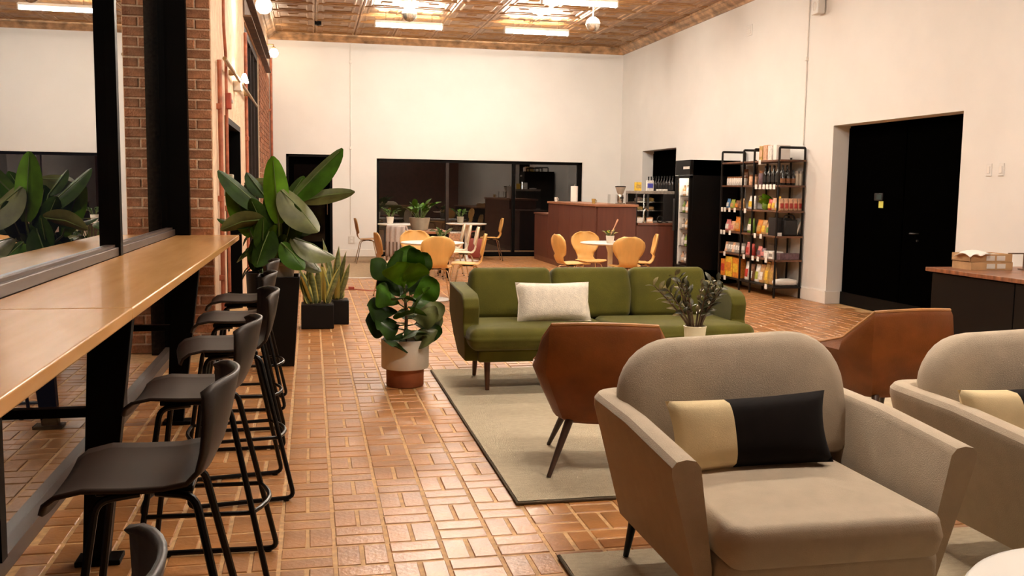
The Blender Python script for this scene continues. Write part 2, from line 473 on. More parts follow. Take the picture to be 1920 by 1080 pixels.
# dark double door behind the big opening
d2 = struct(MB().box(XT, XT + .05, P0 - .1, P1 + .3, -.005, PT + .1).build('door_2', 'door_black', smooth=False))
pm = (P0 + P1) / 2
for a, b in ((P0 + .06, pm - .012), (pm + .012, P1 - .02)):
    MB().cbox(-(b - a) / 2, (b - a) / 2, -.03, 0, 0, PT - .06, .006, '-y').build('door_leaf', 'door_black', d2, smooth=False).matrix_local = Matrix.Translation((XT - .0, (a + b) / 2, .03)) @ Matrix.Rotation(-PI / 2, 4, 'Z')
MB().box(XT - .045, XT - .028, P0 + .06, P1 - .02, .0, .16).build('kick_plate', 'black_steel', d2, smooth=False)
hb = MB().tube(rounded([(XT - .03, 9.55, .98), (XT - .085, 9.55, .98), (XT - .085, 9.63, .98), (XT - .085, 9.63, .97)], .02), .009)
hb.tube([(XT - .03, 9.55, .90), (XT - .05, 9.55, .90)], .012)
hb.build('door_handle', 'pk_dkgrey', d2)
kp = thing('door_keypad', 'small dark keypad mounted on the black door above a yellow sticker', 'keypad', (XT - .031, 10.34, 1.385))
MB().box(-.02, 0, -.085, .085, -.045, .045).build('housing', 'pk_dkgrey', kp, bev=.006)
MB().box(-.023, -.02, -.07, .03, -.03, .03).build('screen', 'screen_dim', kp, smooth=False)
tag(MB().box(XT - .035, XT - .031, 10.255, 10.345, 1.255, 1.335).build('note_sticker', 'sticker', smooth=False), 'small square yellow sticker below the keypad on the black door', 'sticker')
# passage with the dark panel near the corner
d3 = struct(MB().box(XT, XT + .05, N0 - .1, N1 + .2, -.005, NT + .1).build('door_3', 'door_black', smooth=False))
MB().cbox(-.86, .86, -.03, 0, 0, NT - .08, .006, '-y').build('door_leaf', 'door_black', d3, smooth=False).matrix_local = Matrix.Translation((XT, (N0 + N1) / 2, .03)) @ Matrix.Rotation(-PI / 2, 4, 'Z')
# back door
d1 = struct(MB().box(D0 - .05, D1 + .05, YB + .16, YB + .24, -.005, DT + .03).build('door_1', 'door_black', smooth=False))
fr = MB().box(D0, D0 + .05, YB + .02, YB + .16, 0, DT).box(D1 - .05, D1, YB + .02, YB + .16, 0, DT).box(D0, D1, YB + .02, YB + .16, DT - .05, DT)
fr.build('door_frame', 'black_steel', d1, smooth=False)
MB().box(D0 + .15, D1 - .15, YB + .145, YB + .16, .3, DT - .2).build('pane', 'pane_night', d1, smooth=False)
MB().tube(rounded([(D1 - .10, YB + .16, 1.15), (D1 - .10, YB + .10, 1.15), (D1 - .10, YB + .10, .85), (D1 - .10, YB + .16, .85)], .03), .010).build('door_handle', 'steel_bright', d1)
# glazed wall at the back: frame, three panes, dark room behind
w1 = struct(MB().box(GL0, GL1, YB + .06, YB + .16, GT - .06, GT).box(GL0, GL0 + .05, YB + .06, YB + .16, 0, GT).box(GL1 - .09, GL1, YB + .06, YB + .16, 0, GT).box(GL0, GL1, YB + .06, YB + .16, 0, .09).build('window_1', 'black_steel', smooth=False))
for x in (2.77, 4.18): MB().box(x - .03, x + .03, YB + .05, YB + .17, .09, GT - .06).build('mullion', 'frame_brown' if x < 3 else 'black_steel', w1, smooth=False)
for a, b in ((GL0 + .05, 2.74), (2.80, 4.15), (4.21, GL1 - .09)): MB().box(a, b, YB + .105, YB + .113, .09, GT - .06).build('pane', 'pane_back', w1, smooth=False)
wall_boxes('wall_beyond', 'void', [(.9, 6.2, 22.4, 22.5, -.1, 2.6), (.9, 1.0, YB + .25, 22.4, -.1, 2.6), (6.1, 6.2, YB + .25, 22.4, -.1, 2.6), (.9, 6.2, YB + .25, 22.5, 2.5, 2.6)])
# skirting, conduits, sockets
struct(MB().cbox(D1 + .02, GL0 - .02, YB - .022, YB, 0, .15, .006, '-y').build('baseboard_back', 'white_trim', smooth=False))
bb = MB()
for a, b in ((P1, N0), (N1, YB), (YF, P0)): bb.box(XR - .02, XR, a, b, 0, .155); bb.box(XR - .013, XR, a, b, .155, .168)
bb.box(XR - .02, XT - .05, P1 - .02, P1, 0, .155)
bb.box(XR - .02, XT - .05, P0, P0 + .02, 0, .155)
struct(bb.build('baseboard_right', 'white_trim', smooth=False))
def conduit(name, pts, r, m, label, cat='conduit', clips=()):
    t = thing(name, label, cat, pts[0])
    p0 = Vector(pts[0])
    MB().tube([tuple(Vector(p) - p0) for p in rounded(pts, .06)], r, 8).build('tube', m, t)
    for c in clips: MB().box(*[c[k] + q for k in range(3) for q in (-.025, .025)]).build('clip', m, t, bev=.004)
    t2 = [o for o in t.children if o.name.startswith('clip')]
    for o in t2: o.location = -p0
    return t
conduit('wall_conduit', [(.79, YB - .012, 4.26), (.79, YB - .012, .45)], .010, 'white_trim', 'thin white vertical conduit on the back wall beside the glazing', clips=[(.79, YB - .012, 3.9), (.79, YB - .012, 2.2)])
conduit('wall_conduit', [(XR - .012, 11.83, 4.26), (XR - .012, 11.83, 2.06)], .010, 'white_trim', 'thin white vertical conduit on the wall beside the black door opening', clips=[(XR - .012, 11.83, 3.2)])
def plate(name, label, cat, loc, wdt, h, rot, extra):
    t = thing(name, label, cat, loc, rot)
    MB().cbox(-wdt / 2, wdt / 2, -.010, 0, -h / 2, h / 2, .003, '-y').build('plate', 'outlet' if cat == 'outlet' else 'dim_plate', t, smooth=False)
    for (a, b, c, d) in extra: MB().cbox(a, b, -.016, -.010, c, d, .002, '-y').build('socket' if cat == 'outlet' else 'rocker' if cat == 'switch' else 'grille', 'white_trim', t, smooth=False)
    return t
plate('wall_outlet', 'white outlet plate low on the back wall under the conduit', 'outlet', (.80, YB, .34), .13, .15, 0, [(-.025, .025, .012, .055), (-.025, .025, -.055, -.012)])
plate('light_switch', 'white light switch beside the black door, the one closer to the opening', 'switch', (XR, 8.20, 1.67), .075, .12, -PI / 2, [(-.018, .018, -.035, .035)])
plate('light_switch', 'white light switch beside the black door, the one farther from the opening', 'switch', (XR, 8.03, 1.67), .075, .12, -PI / 2, [(-.018, .018, -.035, .035)])
plate('wall_vent', 'small white vent box high on the wall above the shelf rack', 'vent', (XR, 13.62, 3.85), .20, .16, -PI / 2, [(-.07, .07, a, a + .012) for a in (-.05, -.02, .01, .04)])
t = thing('wall_speaker', 'small white speaker high on the wall above the black door', 'speaker', (XR, 11.5, 3.84), -PI / 2)
MB().box(-.09, .09, -.12, -.02, -.12, .12).build('cabinet', 'dim_plate', t, bev=.01); MB().box(-.03, .03, -.02, 0, -.04, .04).build('bracket', 'dim_plate', t); MB().lathe([(.06, -.004), (.055, .0)], 20).build('grille', 'outlet', t).matrix_local = Matrix.Translation((0, -.121, -.02)) @ Matrix.Rotation(PI / 2, 4, 'X')

# ---- left side: brick pier, plaster wall with door and lintel window, bar window
wl = wall_boxes('wall_left', 'plaster_old', [
    (-1.45, XL, YP + .012, 9.53, 0, ZC), (-1.45, XL, 9.53, 11.44, 2.08, ZC), (-1.45, XL, 11.44, 12.54, 0, ZC), (-1.45, XL, 12.54, 15.9, 3.46, ZC),
    (-1.45, XL, 12.54, 15.9, 0, .35), (-1.45, XL, 15.9, YB, 0, ZC), (-1.45, -1.06, YF, YP + .02, 3.42, ZC), (-1.45, -1.04, YF, -1.0, 0, 3.42)])
MB().box(-1.44, XL - .004, YP, YP + .013, 0, ZC).build('mortar_face', 'mortar_wall', wl, smooth=False)
CH = .0815
def wbrick(w, h=CH): 
    mb = MB().cbox(-w / 2 + .006, w / 2 - .006, -.008, .02, -h / 2 + .007, h / 2 - .007, .005, '-y')
    me = bpy.data.meshes.new('brick'); me.from_pydata(mb.v, [], mb.f); me.materials.append(MATS['wall_brick']); return me
wm = {}
for c in range(52):
    cuts = [(-.800, -1.006), (-1.006, -1.15)] if c % 2 == 0 else [(-.800, -.925), (-.925, -1.15)]
    for a, b in cuts:
        key = (round(a - b, 3))
        if key not in wm: wm[key] = wbrick(a - b)
        o = link('brick', wm[key], None, wl)
        o.location = ((a + b) / 2 + R.uniform(-.002, .002), YP + R.uniform(-.005, .003), CH * (c + .5) + R.uniform(-.002, .002)); o.rotation_euler = (R.uniform(-.01, .01), R.uniform(-.015, .015), R.uniform(-.012, .012))
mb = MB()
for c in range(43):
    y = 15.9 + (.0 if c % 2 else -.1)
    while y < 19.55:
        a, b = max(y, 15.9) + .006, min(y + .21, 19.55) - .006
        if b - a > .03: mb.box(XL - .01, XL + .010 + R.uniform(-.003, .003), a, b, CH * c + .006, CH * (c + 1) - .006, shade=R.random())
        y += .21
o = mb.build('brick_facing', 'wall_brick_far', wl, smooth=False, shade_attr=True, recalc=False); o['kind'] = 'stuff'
# steel lintel over the side window
struct(MB().box(XL - .1, XL + .10, 12.35, 18.35, 3.48, 3.50).box(XL - .02, XL + .02, 12.35, 18.35, 3.50, 3.74).box(XL - .1, XL + .10, 12.35, 18.35, 3.74, 3.76).build('trim_4', 'rust_steel', smooth=False))
# side window: dark steel sash with panes
w2 = struct(MB().box(-.95, -.82, 12.54, 12.64, .35, 3.46).box(-.95, -.82, 15.78, 15.9, .35, 3.46).box(-.95, -.82, 12.54, 15.9, 3.36, 3.46).box(-.95, -.82, 12.54, 15.9, .35, .45).build('window_2', 'frame_brown', smooth=False))
for k in range(1, 4): MB().box(-.93, -.825, 12.64 + k * .79 - .02, 12.64 + k * .79 + .02, .45, 3.36).build('mullion', 'frame_brown', w2, smooth=False)
for k in range(4): MB().box(-.884, -.878, 12.64 + k * .79 + .02, 12.64 + (k + 1) * .79 - .02, .45, 3.36).build('pane', 'pane_night', w2, smooth=False)
# side door
d4 = struct(MB().box(-1.12, -1.02, 9.53, 11.44, -.005, 2.08).build('door_4', 'pane_night', smooth=False))
MB().box(-1.02, XL + .012, 9.53, 9.59, 0, 2.08).box(-1.02, XL + .012, 11.38, 11.44, 0, 2.08).box(-1.02, XL + .012, 9.53, 11.44, 2.02, 2.08).build('door_frame', 'black_steel', d4, smooth=False)
MB().box(-1.02, -.98, 10.46, 10.52, 0, 2.02).box(-1.02, -.98, 9.59, 9.69, 0, 2.02).box(-1.02, -.98, 11.28, 11.38, 0, 2.02).build('stile', 'black_steel', d4, smooth=False)
MB().box(-1.0, -.93, 9.62, 11.36, 1.95, 2.0).build('closer_bar', 'steel_bright', d4, bev=.006)
# pipes, alarm box and lamps on the plaster wall
conduit('fire_pipe', [(XL + .03, 8.75, 0.02), (XL + .03, 8.75, 2.50)], .020, 'red_pipe', 'straight red pipe running up the corner of the brick pier', 'pipe', clips=[(XL + .02, 8.75, 2.1), (XL + .02, 8.75, 1.3), (XL + .02, 8.75, .6)])
conduit('alarm_conduit', [(XL + .03, 9.25, 4.25), (XL + .03, 9.25, 2.85), (XL + .03, 9.42, 2.62), (XL + .03, 9.42, .4)], .014, 'red_pipe', 'thin bent red conduit dropping from the ceiling past the side door', 'conduit', clips=[(XL + .02, 9.25, 3.4), (XL + .02, 9.42, 1.2)])
t = thing('alarm_box', 'small red alarm box on the red conduit beside the side door', 'alarm', (XL + .05, 9.42, 2.20), PI / 2)
MB().box(-.04, .04, -.025, .025, -.07, .08).build('housing', 'red_paint', t, bev=.01, seg=3); MB().box(-.025, .025, -.04, -.025, -.015, .015).build('pull_handle', 'outlet', t, bev=.004)
conduit('sprinkler_rail', [(XL + .07, 8.8, 2.52), (XL + .07, 13.9, 2.52)], .018, 'brass_old', 'horizontal brassy pipe along the plaster wall above the side door', 'pipe', clips=[(XL + .04, 9.9, 2.52), (XL + .04, 12.1, 2.52)])
conduit('corner_conduit', [(XL + .05, YB - .05, .1), (XL + .05, YB - .05, 4.05)], .025, 'red_pipe', 'red pipe in the corner between small bricks and white back wall', 'pipe', clips=[(XL + .03, YB - .05, 2.9)])
conduit('window_conduit', [(XL + .02, 12.45, .1), (XL + .02, 12.45, 3.3)], .02, 'red_pipe', 'red pipe along the jamb of the tall side window', 'pipe', clips=[(XL + .02, 12.45, 2.0)])
t = thing('switch_box', 'grey metal electrical box on the wall by the side door', 'electrical box', (XL, 9.28, 1.42), PI / 2)
MB().box(-.09, .09, -.09, 0, -.10, .10).build('housing', 'pot_grey', t, bev=.008); MB().box(-.012, .012, -.12, -.09, -.03, .03).build('lever', 'steel_bright', t)
def globe(name, label, loc, r, arm):
    t = thing(name, label, 'wall lamp', loc)
    MB().lathe([(.001, -r), (r * .5, -r * .866), (r * .866, -r * .5), (r, 0), (r * .866, r * .5), (r * .6, r * .8), (r * .35, r * .95)], 20).build('globe', 'bulb_glow', t)
    MB().lathe([(r * .4, r * .88), (r * .42, r * 1.25), (r * .2, r * 1.4)], 16).build('socket', 'brass_old', t)
    MB().tube(rounded([(0, 0, r * 1.35), (0, 0, r * 1.8), (arm, 0, r * 1.8)], .03), .010).build('arm', 'brass_old', t)
    MB().box(arm - .012, arm + .004, -.045, .045, r * 1.8 - .06, r * 1.8 + .06).build('bracket', 'brass_old', t, bev=.004)
    return t
globe('globe_lamp', 'round glowing globe lamp high on the brick wall, the bigger one near the ceiling', (-.485, 10.9, 3.36), .088, XL + .485)
globe('globe_lamp', 'round glowing globe lamp by the white back wall corner', (-.66, 18.6, 3.88), .085, XL + .66)
t = thing('emergency_lamp', 'small glowing twin head lamp above the side door on the brassy pipe', 'wall lamp', (XL, 10.75, 2.42), PI / 2)
MB().box(-.10, .10, -.08, 0, .0, .11).build('housing', 'outlet', t, bev=.01)
for s in (-1, 1): MB().lathe([(.02, .0), (.045, .02), (.045, .05)], 16).build('lamp_head', 'bulb_glow', t).matrix_local = Matrix.Translation((s * .07, -.09, .13)) @ Matrix.Rotation(PI / 2.4, 4, 'X')

# ---- bar window: floor-to-header glazing
w3 = MB().box(XG - .05, -1.095, YF + 2.2, YP - .02, 0, .066)           # bottom rail
w3.box(XG - .05, XG + .05, YF + 2.2, YP, 3.36, 3.42)
w3 = struct(w3.build('window_3', 'bronze_sill', smooth=False))
for y in (-.6, 1.45, 3.60, 5.92): MB().box(XG - .05, XG + .062, y - .032, y + .032, .066, 3.36).build('mullion', 'black_steel', w3, smooth=False)
MB().box(XG - .05, -.985, YP - .10, YP - .013, 0, 3.42).build('jamb', 'black_steel', w3, smooth=False)
ys = [-1.0, -.6, 1.45, 3.60, 5.92, YP - .10]
for a, b in zip(ys, ys[1:]):
    if b - a > .5: MB().box(XG - .004, XG + .004, a + .032, b - .032, .066, 3.36).build('pane', 'pane_bar', w3, smooth=False)
MB().box(XG + .005, -1.10, -.9, YP - .1, 1.0, 1.050).build('sill', 'bronze_sill', w3, bev=.004)
MB().box(XG + .005, XG + .03, -.9, YP - .1, 1.050, 1.064).build('glazing_bead', 'bronze_sill', w3, smooth=False)
MB().box(XG - .3, XG - .05, YF, 9, -.12, -.06).build('outer_kerb', 'void', w3, smooth=False)

# ---- entrance mat
t = thing('entrance_mat', 'large flat tan mat with pale edge strip before the back door', 'mat', (.35, 17.0, 0))
MB().box(-1.0, 1.05, -2.05, 2.4, 0, .008).build('pad', 'mat_tan', t, smooth=False)
MB().box(-1.0, 1.05, -2.10, -2.05, 0, .012).build('edge_strip', 'white_trim', t, smooth=False)

# ---- lamps on the ceiling
FX = None
def fixture(x, y, label, near):
    global FX
    if FX is None:
        FX = thing('tube_light', label, 'ceiling light', (x, y, 4.20))
        MB().box(-.58, .58, -.045, .045, .035, .085).build('housing', 'white_trim', FX, bev=.006)
        for s in (-1, 1):
            MB().tube([(-.56, s * .028, 0), (.56, s * .028, 0)], .022, 10).build('tube', 'tube_glow', FX)
            MB().box(s * .58 - .012, s * .58 + .012, -.05, .05, -.03, .07).build('end_cap', 'white_trim', FX, bev=.004)
            MB().tube([(s * .4, 0, .08), (s * .4, 0, ZC - 4.20)], .006).build('stem', 'steel_bright', FX)
        return FX
    return copy_tree(FX, (x, y, 4.20), label=label)
names = {(1.69, 16.9): 'glowing tube light under the tin ceiling near the back wall, above the left tables',
         (3.97, 16.9): 'glowing tube light under the tin ceiling near the back wall, above the counter',
         (3.97, 14.1): 'glowing tube light at the top edge of the picture, beside the right hanging sphere'}
for y in (16.9, 14.1, 11.3, 8.5, 5.7, 2.9):
    for x in (1.69, 3.97):
        if (x, y) == (3.97, 8.5): continue
        o = fixture(x, y, names.get((x, y), 'glowing tube light under the tin ceiling over the lounge, above the picture'), 0)
        if (x, y) not in names: o['group'] = 'tube lights over the lounge'
t = thing('hanging_sphere', 'silver hanging sphere speaker in front of the tube light above the left tables', 'sphere speaker', (1.45, 14.45, 3.98))
MB().lathe([(.001, -.115), (.055, -.10), (.095, -.062), (.112, -.01), (.114, .0)], 24, cap1=False).build('lower_shell', 'sphere_metal', t)
MB().lathe([(.114, .0), (.112, .02), (.095, .065), (.055, .10), (.02, .114)], 24, cap0=False).build('upper_shell', 'white_gloss', t)
MB().tube([(0, 0, .11), (0, 0, ZC - 3.98)], .010).build('stem', 'white_trim', t)
copy_tree(t, (4.30, 14.5, 3.98), label='silver hanging sphere speaker right of the tube lights, near the white side wall')
# ================================================================= BAR AND STOOLS
t = thing('bar_counter', 'long wooden bar counter along the dark window with black steel legs', 'bar counter', (0, 0, 0))
for a, b in ((.6, 3.398), (3.402, 8.335)): MB().box(-1.10, -.597, a, b, .958, 1.0).build('top_panel', 'bar_wood', t, bev=.006, seg=3)
for y in (1.55, 3.70, 5.85):
    MB().prism([(-.645, .945), (-.80, .945), (-.845, .02), (-.755, .02)], y - .03, y + .03, 'y').build('leg', 'black_steel', t, bev=.004)
    MB().box(-1.08, -.62, y - .04, y + .04, .945, .958).build('mounting_bar', 'black_steel', t, bev=.003)
    MB().box(-1.13, -.80, y - .022, y + .022, .56, .595).build('brace', 'black_steel', t, bev=.003)
    MB().box(-.87, -.71, y - .05, y + .05, 0, .02).build('foot', 'black_steel', t, bev=.003)

def make_stool(label, loc, rz):
    t = thing('bar_stool', label, 'bar stool', loc, rz, None)
    path = [(-.225, .628), (-.215, .655), (-.19, .675), (-.13, .688), (-.04, .684), (.05, .684), (.11, .694), (.15, .725), (.175, .775), (.195, .845), (.208, .91), (.216, .948)]
    hw = [.185, .20, .208, .212, .213, .213, .212, .212, .214, .214, .205, .188]
    def pt(i, s):
        x, z = path[i]
        k = i / (len(path) - 1)
        back = max(0, (k - .5) / .5)
        seat = 1 - back
        return (x - back * .075 * abs(s) ** 2.2, s * hw[i], z + seat * .016 * abs(s) ** 3 - (0.02 * abs(s) ** 6 if i == len(path) - 1 else 0))
    n = len(path) - 1
    def seat_pt(u, v): 
        f = u * n; i = min(int(f), n - 1); q = f - i; a = pt(i, v * 2 - 1); b = pt(i + 1, v * 2 - 1)
        return tuple(a[k] * (1 - q) + b[k] * q for k in range(3))
    MB().grid(seat_pt, 22, 12).build('seat_shell', 'stool_plastic', t, solid=.011, ang=180)
    MB().box(-.12, .11, -.10, .10, .655, .672).build('mounting_plate', 'black_tube', t, bev=.004)
    for s in (-1, 1):
        y0, y1 = s * .12, s * .205
        pts = rounded([(-.02, s * .09, .656), (-.115, y0, .652), (-.205, y1, .012), (.250, y1, .012), (.115, y0, .652), (.02, s * .09, .656)], .035)
        MB().tube(pts, .0105, 8).build('leg_loop', 'black_tube', t)
        for x in (-.16, .215): MB().lathe([(.014, 0), (.014, .008)], 10).build('glide', 'black_tube', t).location = (x, y1, -.004 + .004)
    q = .435
    zf = .285; fx = -.115 + (-.205 + .115) * (1 - (zf - .012) / .64); bx = .115 + .135 * (1 - (zf - .012) / .64); yy = .12 + .085 * (1 - (zf - .012) / .64)
    ring = [(fx, -yy, zf), (bx, -yy, zf)] + [(bx + .045 * math.sin(PI * k / 6), -yy + 2 * yy * k / 6, zf) for k in range(1, 6)] + [(bx, yy, zf), (fx, yy, zf)] + [(fx - .03 * math.sin(PI * k / 6), yy - 2 * yy * k / 6, zf) for k in range(1, 6)]
    MB().tube(ring, .0085, 8, loop=True).build('foot_ring', 'black_tube', t)
    return t
st0 = make_stool('black plastic bar stool at the wooden counter, the closest one whose seat shows whole', (-.405, 2.52, 0), .02)
SL = ['black plastic bar stool at the wooden counter, second in line behind the closest whole seat', 'black plastic bar stool at the wooden counter, third in line and turned a little',
      'black plastic bar stool at the wooden counter, second from the brick pier', 'black plastic bar stool at the wooden counter, the one next to the brick pier',
      'black plastic bar stool cut by the bottom edge, only its back rim showing']
for (x, y, r), l in zip(((-.395, 3.50, -.03), (-.365, 4.47, .16), (-.405, 5.38, .03), (-.42, 6.28, 0), (-.405, 1.22, 0)), SL): copy_tree(st0, (x, y, 0), r, l)
for o in COL.objects:
    if o.parent is None and o.name.startswith('bar_stool'): o['group'] = 'bar stools along the counter'

# ================================================================= LOUNGE
def rug(name, label, x0, x1, y0, y1):
    t = thing(name, label, 'rug', ((x0 + x1) / 2, (y0 + y1) / 2, 0))
    w, d = (x1 - x0) / 2, (y1 - y0) / 2
    rr = random.Random(3)
    def fn(u, v): return (-w + .012 + u * (2 * w - .024), -d + .012 + v * (2 * d - .024), .0165 + rr.uniform(-.0012, .0012))
    mb = MB().grid(fn, 60, 60); mb.box(-w + .012, w - .012, -d + .012, d - .012, .001, .012)
    mb.build('pile', 'rug_wool', t, ang=180)
    e = MB().tube([(-w + .006, -d + .006, .007), (w - .006, -d + .006, .007), (w - .006, d - .006, .007), (-w + .006, d - .006, .007)], .0065, 6, loop=True)
    e.build('binding', 'rug_edge', t)
rug('area_rug', 'large cream wool rug with dark binding under the green sofa', .895, 4.1, 4.06, 7.25)
rug('area_rug', 'cream wool rug under the grey armchairs, only its corner showing', .92, 4.1, .9, 3.44)

# ---- green sofa, back to the cafe, x 1.03..3.20
RZ = .0185
def make_sofa():
    t = thing('three_seat_sofa', 'olive green velvet three seat sofa with slim arms on walnut legs', 'sofa', (2.085, 6.7, 0))
    w, y0, y1 = 1.058, -.42, .44
    side = [(y0 + .10, .215), (y0 + .10, .30), (y0 + .19, .46), (y0 + .17, .58), (y0 + .20, .635), (y0 + .27, .668), (y1 - .02, .695), (y1, .68), (y1, .47), (y1 - .20, .33), (y0 + .42, .215)]
    for s in (-1, 1):
        a, b = (s * w, s * (w - .115))
        MB().prism(side, min(a, b), max(a, b), 'x').build('arm', 'green_velvet', t, bev=.035, seg=4)
    MB().prism([(y0 + .08, .205), (y0 + .05, .30), (y1 - .05, .32), (y1 - .12, .205)], -w + .09, w - .09, 'x').build('base_rail', 'green_velvet', t, bev=.02, seg=3)
    MB().prism([(y1 - .14, .30), (y1 - .10, .69), (y1, .69), (y1, .45), (y1 - .10, .30)], -w + .10, w - .10, 'x').build('back_frame', 'green_velvet', t, bev=.02, seg=3)
    L = 2 * (w - .012)
    for k in (0, 1):
        wd = L / 2
        MB().soft(-L / 2 + wd * (k + .5), y0 + .29, .378, wd - .005, .66, .155, rc=.06, re=.065, crown=.012, bulge=.012).build('seat_cushion', 'green_velvet', t, ang=180)
    bw = (2 * (w - .125)) / 3
    for k in range(3):
        b = MB(); b.m = Matrix.Translation((-1.5 * bw + bw * (k + .5), y1 - .215, .435)) @ Matrix.Rotation(math.radians(-13), 4, 'X')
        b.soft(0, 0, .185, bw - .006, .17, .39, rc=.055, re=.055, crown=.004, bulge=.02)
        c = b.build('back_cushion', 'green_velvet', t, ang=180)
    for x in (-w + .17, w - .17):
        for y, dy, dx in ((y0 + .17, -.02, 0), (y1 - .22, .06, 0)):
            MB().tube([(x, y, .22), (x + dx, y + dy, .0)], [.024, .015], 12).build('leg', 'walnut', t)
    return t
sofa = make_sofa(); sofa.location.z = RZ

def pillow_mb(w, h, d, u0=0., u1=1., n=14):
    mb = MB()
    def prof(a): return max(0, 1 - abs(a) ** 3.0) ** .55
    for sgn in (1, -1):
        def fn(u, v):
            uu = u0 + (u1 - u0) * u; a, b = uu * 2 - 1, v * 2 - 1
            px = a * w / 2 * (1 - .07 * (1 - b * b) * abs(a)); pz = b * h / 2 * (1 - .07 * (1 - a * a) * abs(b))
            return (px, -sgn * d / 2 * (prof(a) * prof(b)) ** .8, pz)
        mb.grid(fn, n, n)
    return mb
t = thing('lumbar_pillow', 'white rectangular linen pillow leaning on the green sofa', 'pillow', (1.70, 6.53, .458 + RZ)); t.rotation_euler = (math.radians(-18), 0, 0)
MB_ = pillow_mb(.55, .29, .13); MB_.m = Matrix.Identity(4)
o = MB_.build('cover', 'white_linen', t, ang=180); o.location = (0, 0, .145)
pp = MB().tube([(-.272, 0, -.14), (-.255, 0, 0), (-.272, 0, .142), (0, 0, .132), (.272, 0, .142), (.255, 0, 0), (.272, 0, -.14), (0, 0, -.132)], .005, 6, loop=True).build('piping', 'white_linen', t); pp.location = (0, 0, .145)

# ---- grey armchairs facing the camera side
def make_armchair(label, loc):
    t = thing('grey_armchair', label, 'armchair', loc, 0, 'grey armchairs')
    # U shell: outer plan leans inward toward the floor
    def ring(z, off):
        w, yb, yf, th, r = .515 - off, .47 - off * .6, -.47 + off * .35, .10, .12
        return w, yb, yf, th, r
    prof = [(.135, .175), (.115, .20), (.10, .26), (.0, .60), (.0, .63), (.018, .648), (.06, .652), (.088, .645), (.10, .63)]
    # build the shell as rings around the U (open at the front)
    pts = [(-1, 'f'), ]
    stations = []
    N = 7
    for k in range(2): stations.append(('L', k / 1.0 * .8))
    cross = []
    def station(side, f):  # straight arms
        return None
    U = []
    wv, yb, yf, r = .515, .47, -.44, .13
    U.append((-wv, yf, -1, 0)); U.append((-wv, yf + .03, -1, 0)); U.append((-wv, 0, -1, 0)); U.append((-wv, yb - r, -1, 0))
    for k in range(1, N):
        a = PI + (-PI / 2) * k / N
        U.append((-wv + r + r * math.cos(a), yb - r + r * math.sin(a), math.cos(a), math.sin(a)))
    U.append((-wv + r, yb, 0, 1)); U.append((0, yb, 0, 1)); U.append((wv - r, yb, 0, 1))
    for k in range(1, N):
        a = PI / 2 - PI / 2 * k / N
        U.append((wv - r + r * math.cos(a), yb - r + r * math.sin(a), math.cos(a), math.sin(a)))
    U.append((wv, yb - r, 1, 0)); U.append((wv, 0, 1, 0)); U.append((wv, yf + .03, 1, 0)); U.append((wv, yf, 1, 0))
    rings = []
    for i, (x, y, nx, ny) in enumerate(U):
        rise = .035 * max(0, min(1, (y - yf) / .5))              # arms climb a little to the back
        sec = [(.128, .185), (.108, .172), (.0, .56), (.0, .585), (.014, .603), (.045, .609), (.075, .603), (.092, .582), (.145, .26), (.145, .172)]
        ff = .055 if i in (0, len(U) - 1) else 0
        rg = []
        for inn, z in sec:
            front = 0.0
            if abs(y - yf) < .05: front = .02 * (1 - (z - .17) / .43)   # front edge of the arm rakes back to the floor
            if y > yb - r: inn2 = inn * (1.0 if ny < .9 else 1.0)
            rg.append((x - nx * inn, y - ny * inn + front, z + (rise if z > .5 else 0)))
        rings.append(rg)
    MB().rings(rings).build('shell', 'grey_fabric', t, bev=.014, seg=3, ang=50)
    MB().box(-.36, .36, -.50, .36, .185, .30).build('seat_base', 'grey_fabric', t, bev=.03, seg=3)
    MB().soft(-.015, -.125, .362, .70, .86, .135, rc=.05, re=.030, crown=.024, bulge=.010).build('seat_cushion', 'grey_fabric', t, ang=180)
    b = MB(); b.m = Matrix.Translation((0, .20, .40)) @ Matrix.Rotation(math.radians(-12), 4, 'X') @ Matrix.Rotation(math.radians(-2.2), 4, 'Y')
    # rounded slab back cushion: wide radius at the top corners
    wv, hv, rv = .445, .475, .215
    out = [(-wv, 0), (-wv, hv - rv)] + [(-wv + rv + rv * math.cos(PI - PI / 2 * k / 8), hv - rv + rv * math.sin(PI / 2 * k / 8)) for k in range(1, 9)]
    out += [(-x, z) for x, z in reversed(out)]
    n = len(out); cz = .22
    def lay(sc, y): return [((x) * sc, y, cz + (z - cz) * (1 - (1 - sc) * 1.6 if sc > .8 else sc)) for x, z in out]
    b.rings([lay(.05, -.105), lay(.5, -.10), lay(.85, -.088), lay(.955, -.07), lay(.99, -.04), lay(1, 0), lay(.99, .04), lay(.955, .07), lay(.5, .085)])
    b.build('back_cushion', 'grey_fabric', t, ang=180)
    for x in (-1, 1):
        for y in (-1, 1):
            MB().tube([(x * .355, y * .31 + .0, .20), (x * .378, y * .345, 0)], [.020, .011], 12).build('leg', 'black_tube', t)
    return t
ac1 = make_armchair('grey upholstered armchair with rounded back and striped pillow, the one shown whole', (1.555, 3.02, RZ - .0))
ac2 = copy_tree(ac1, (2.80, 3.0, RZ), 0.0, 'grey upholstered armchair with rounded back, cut off by the right edge')

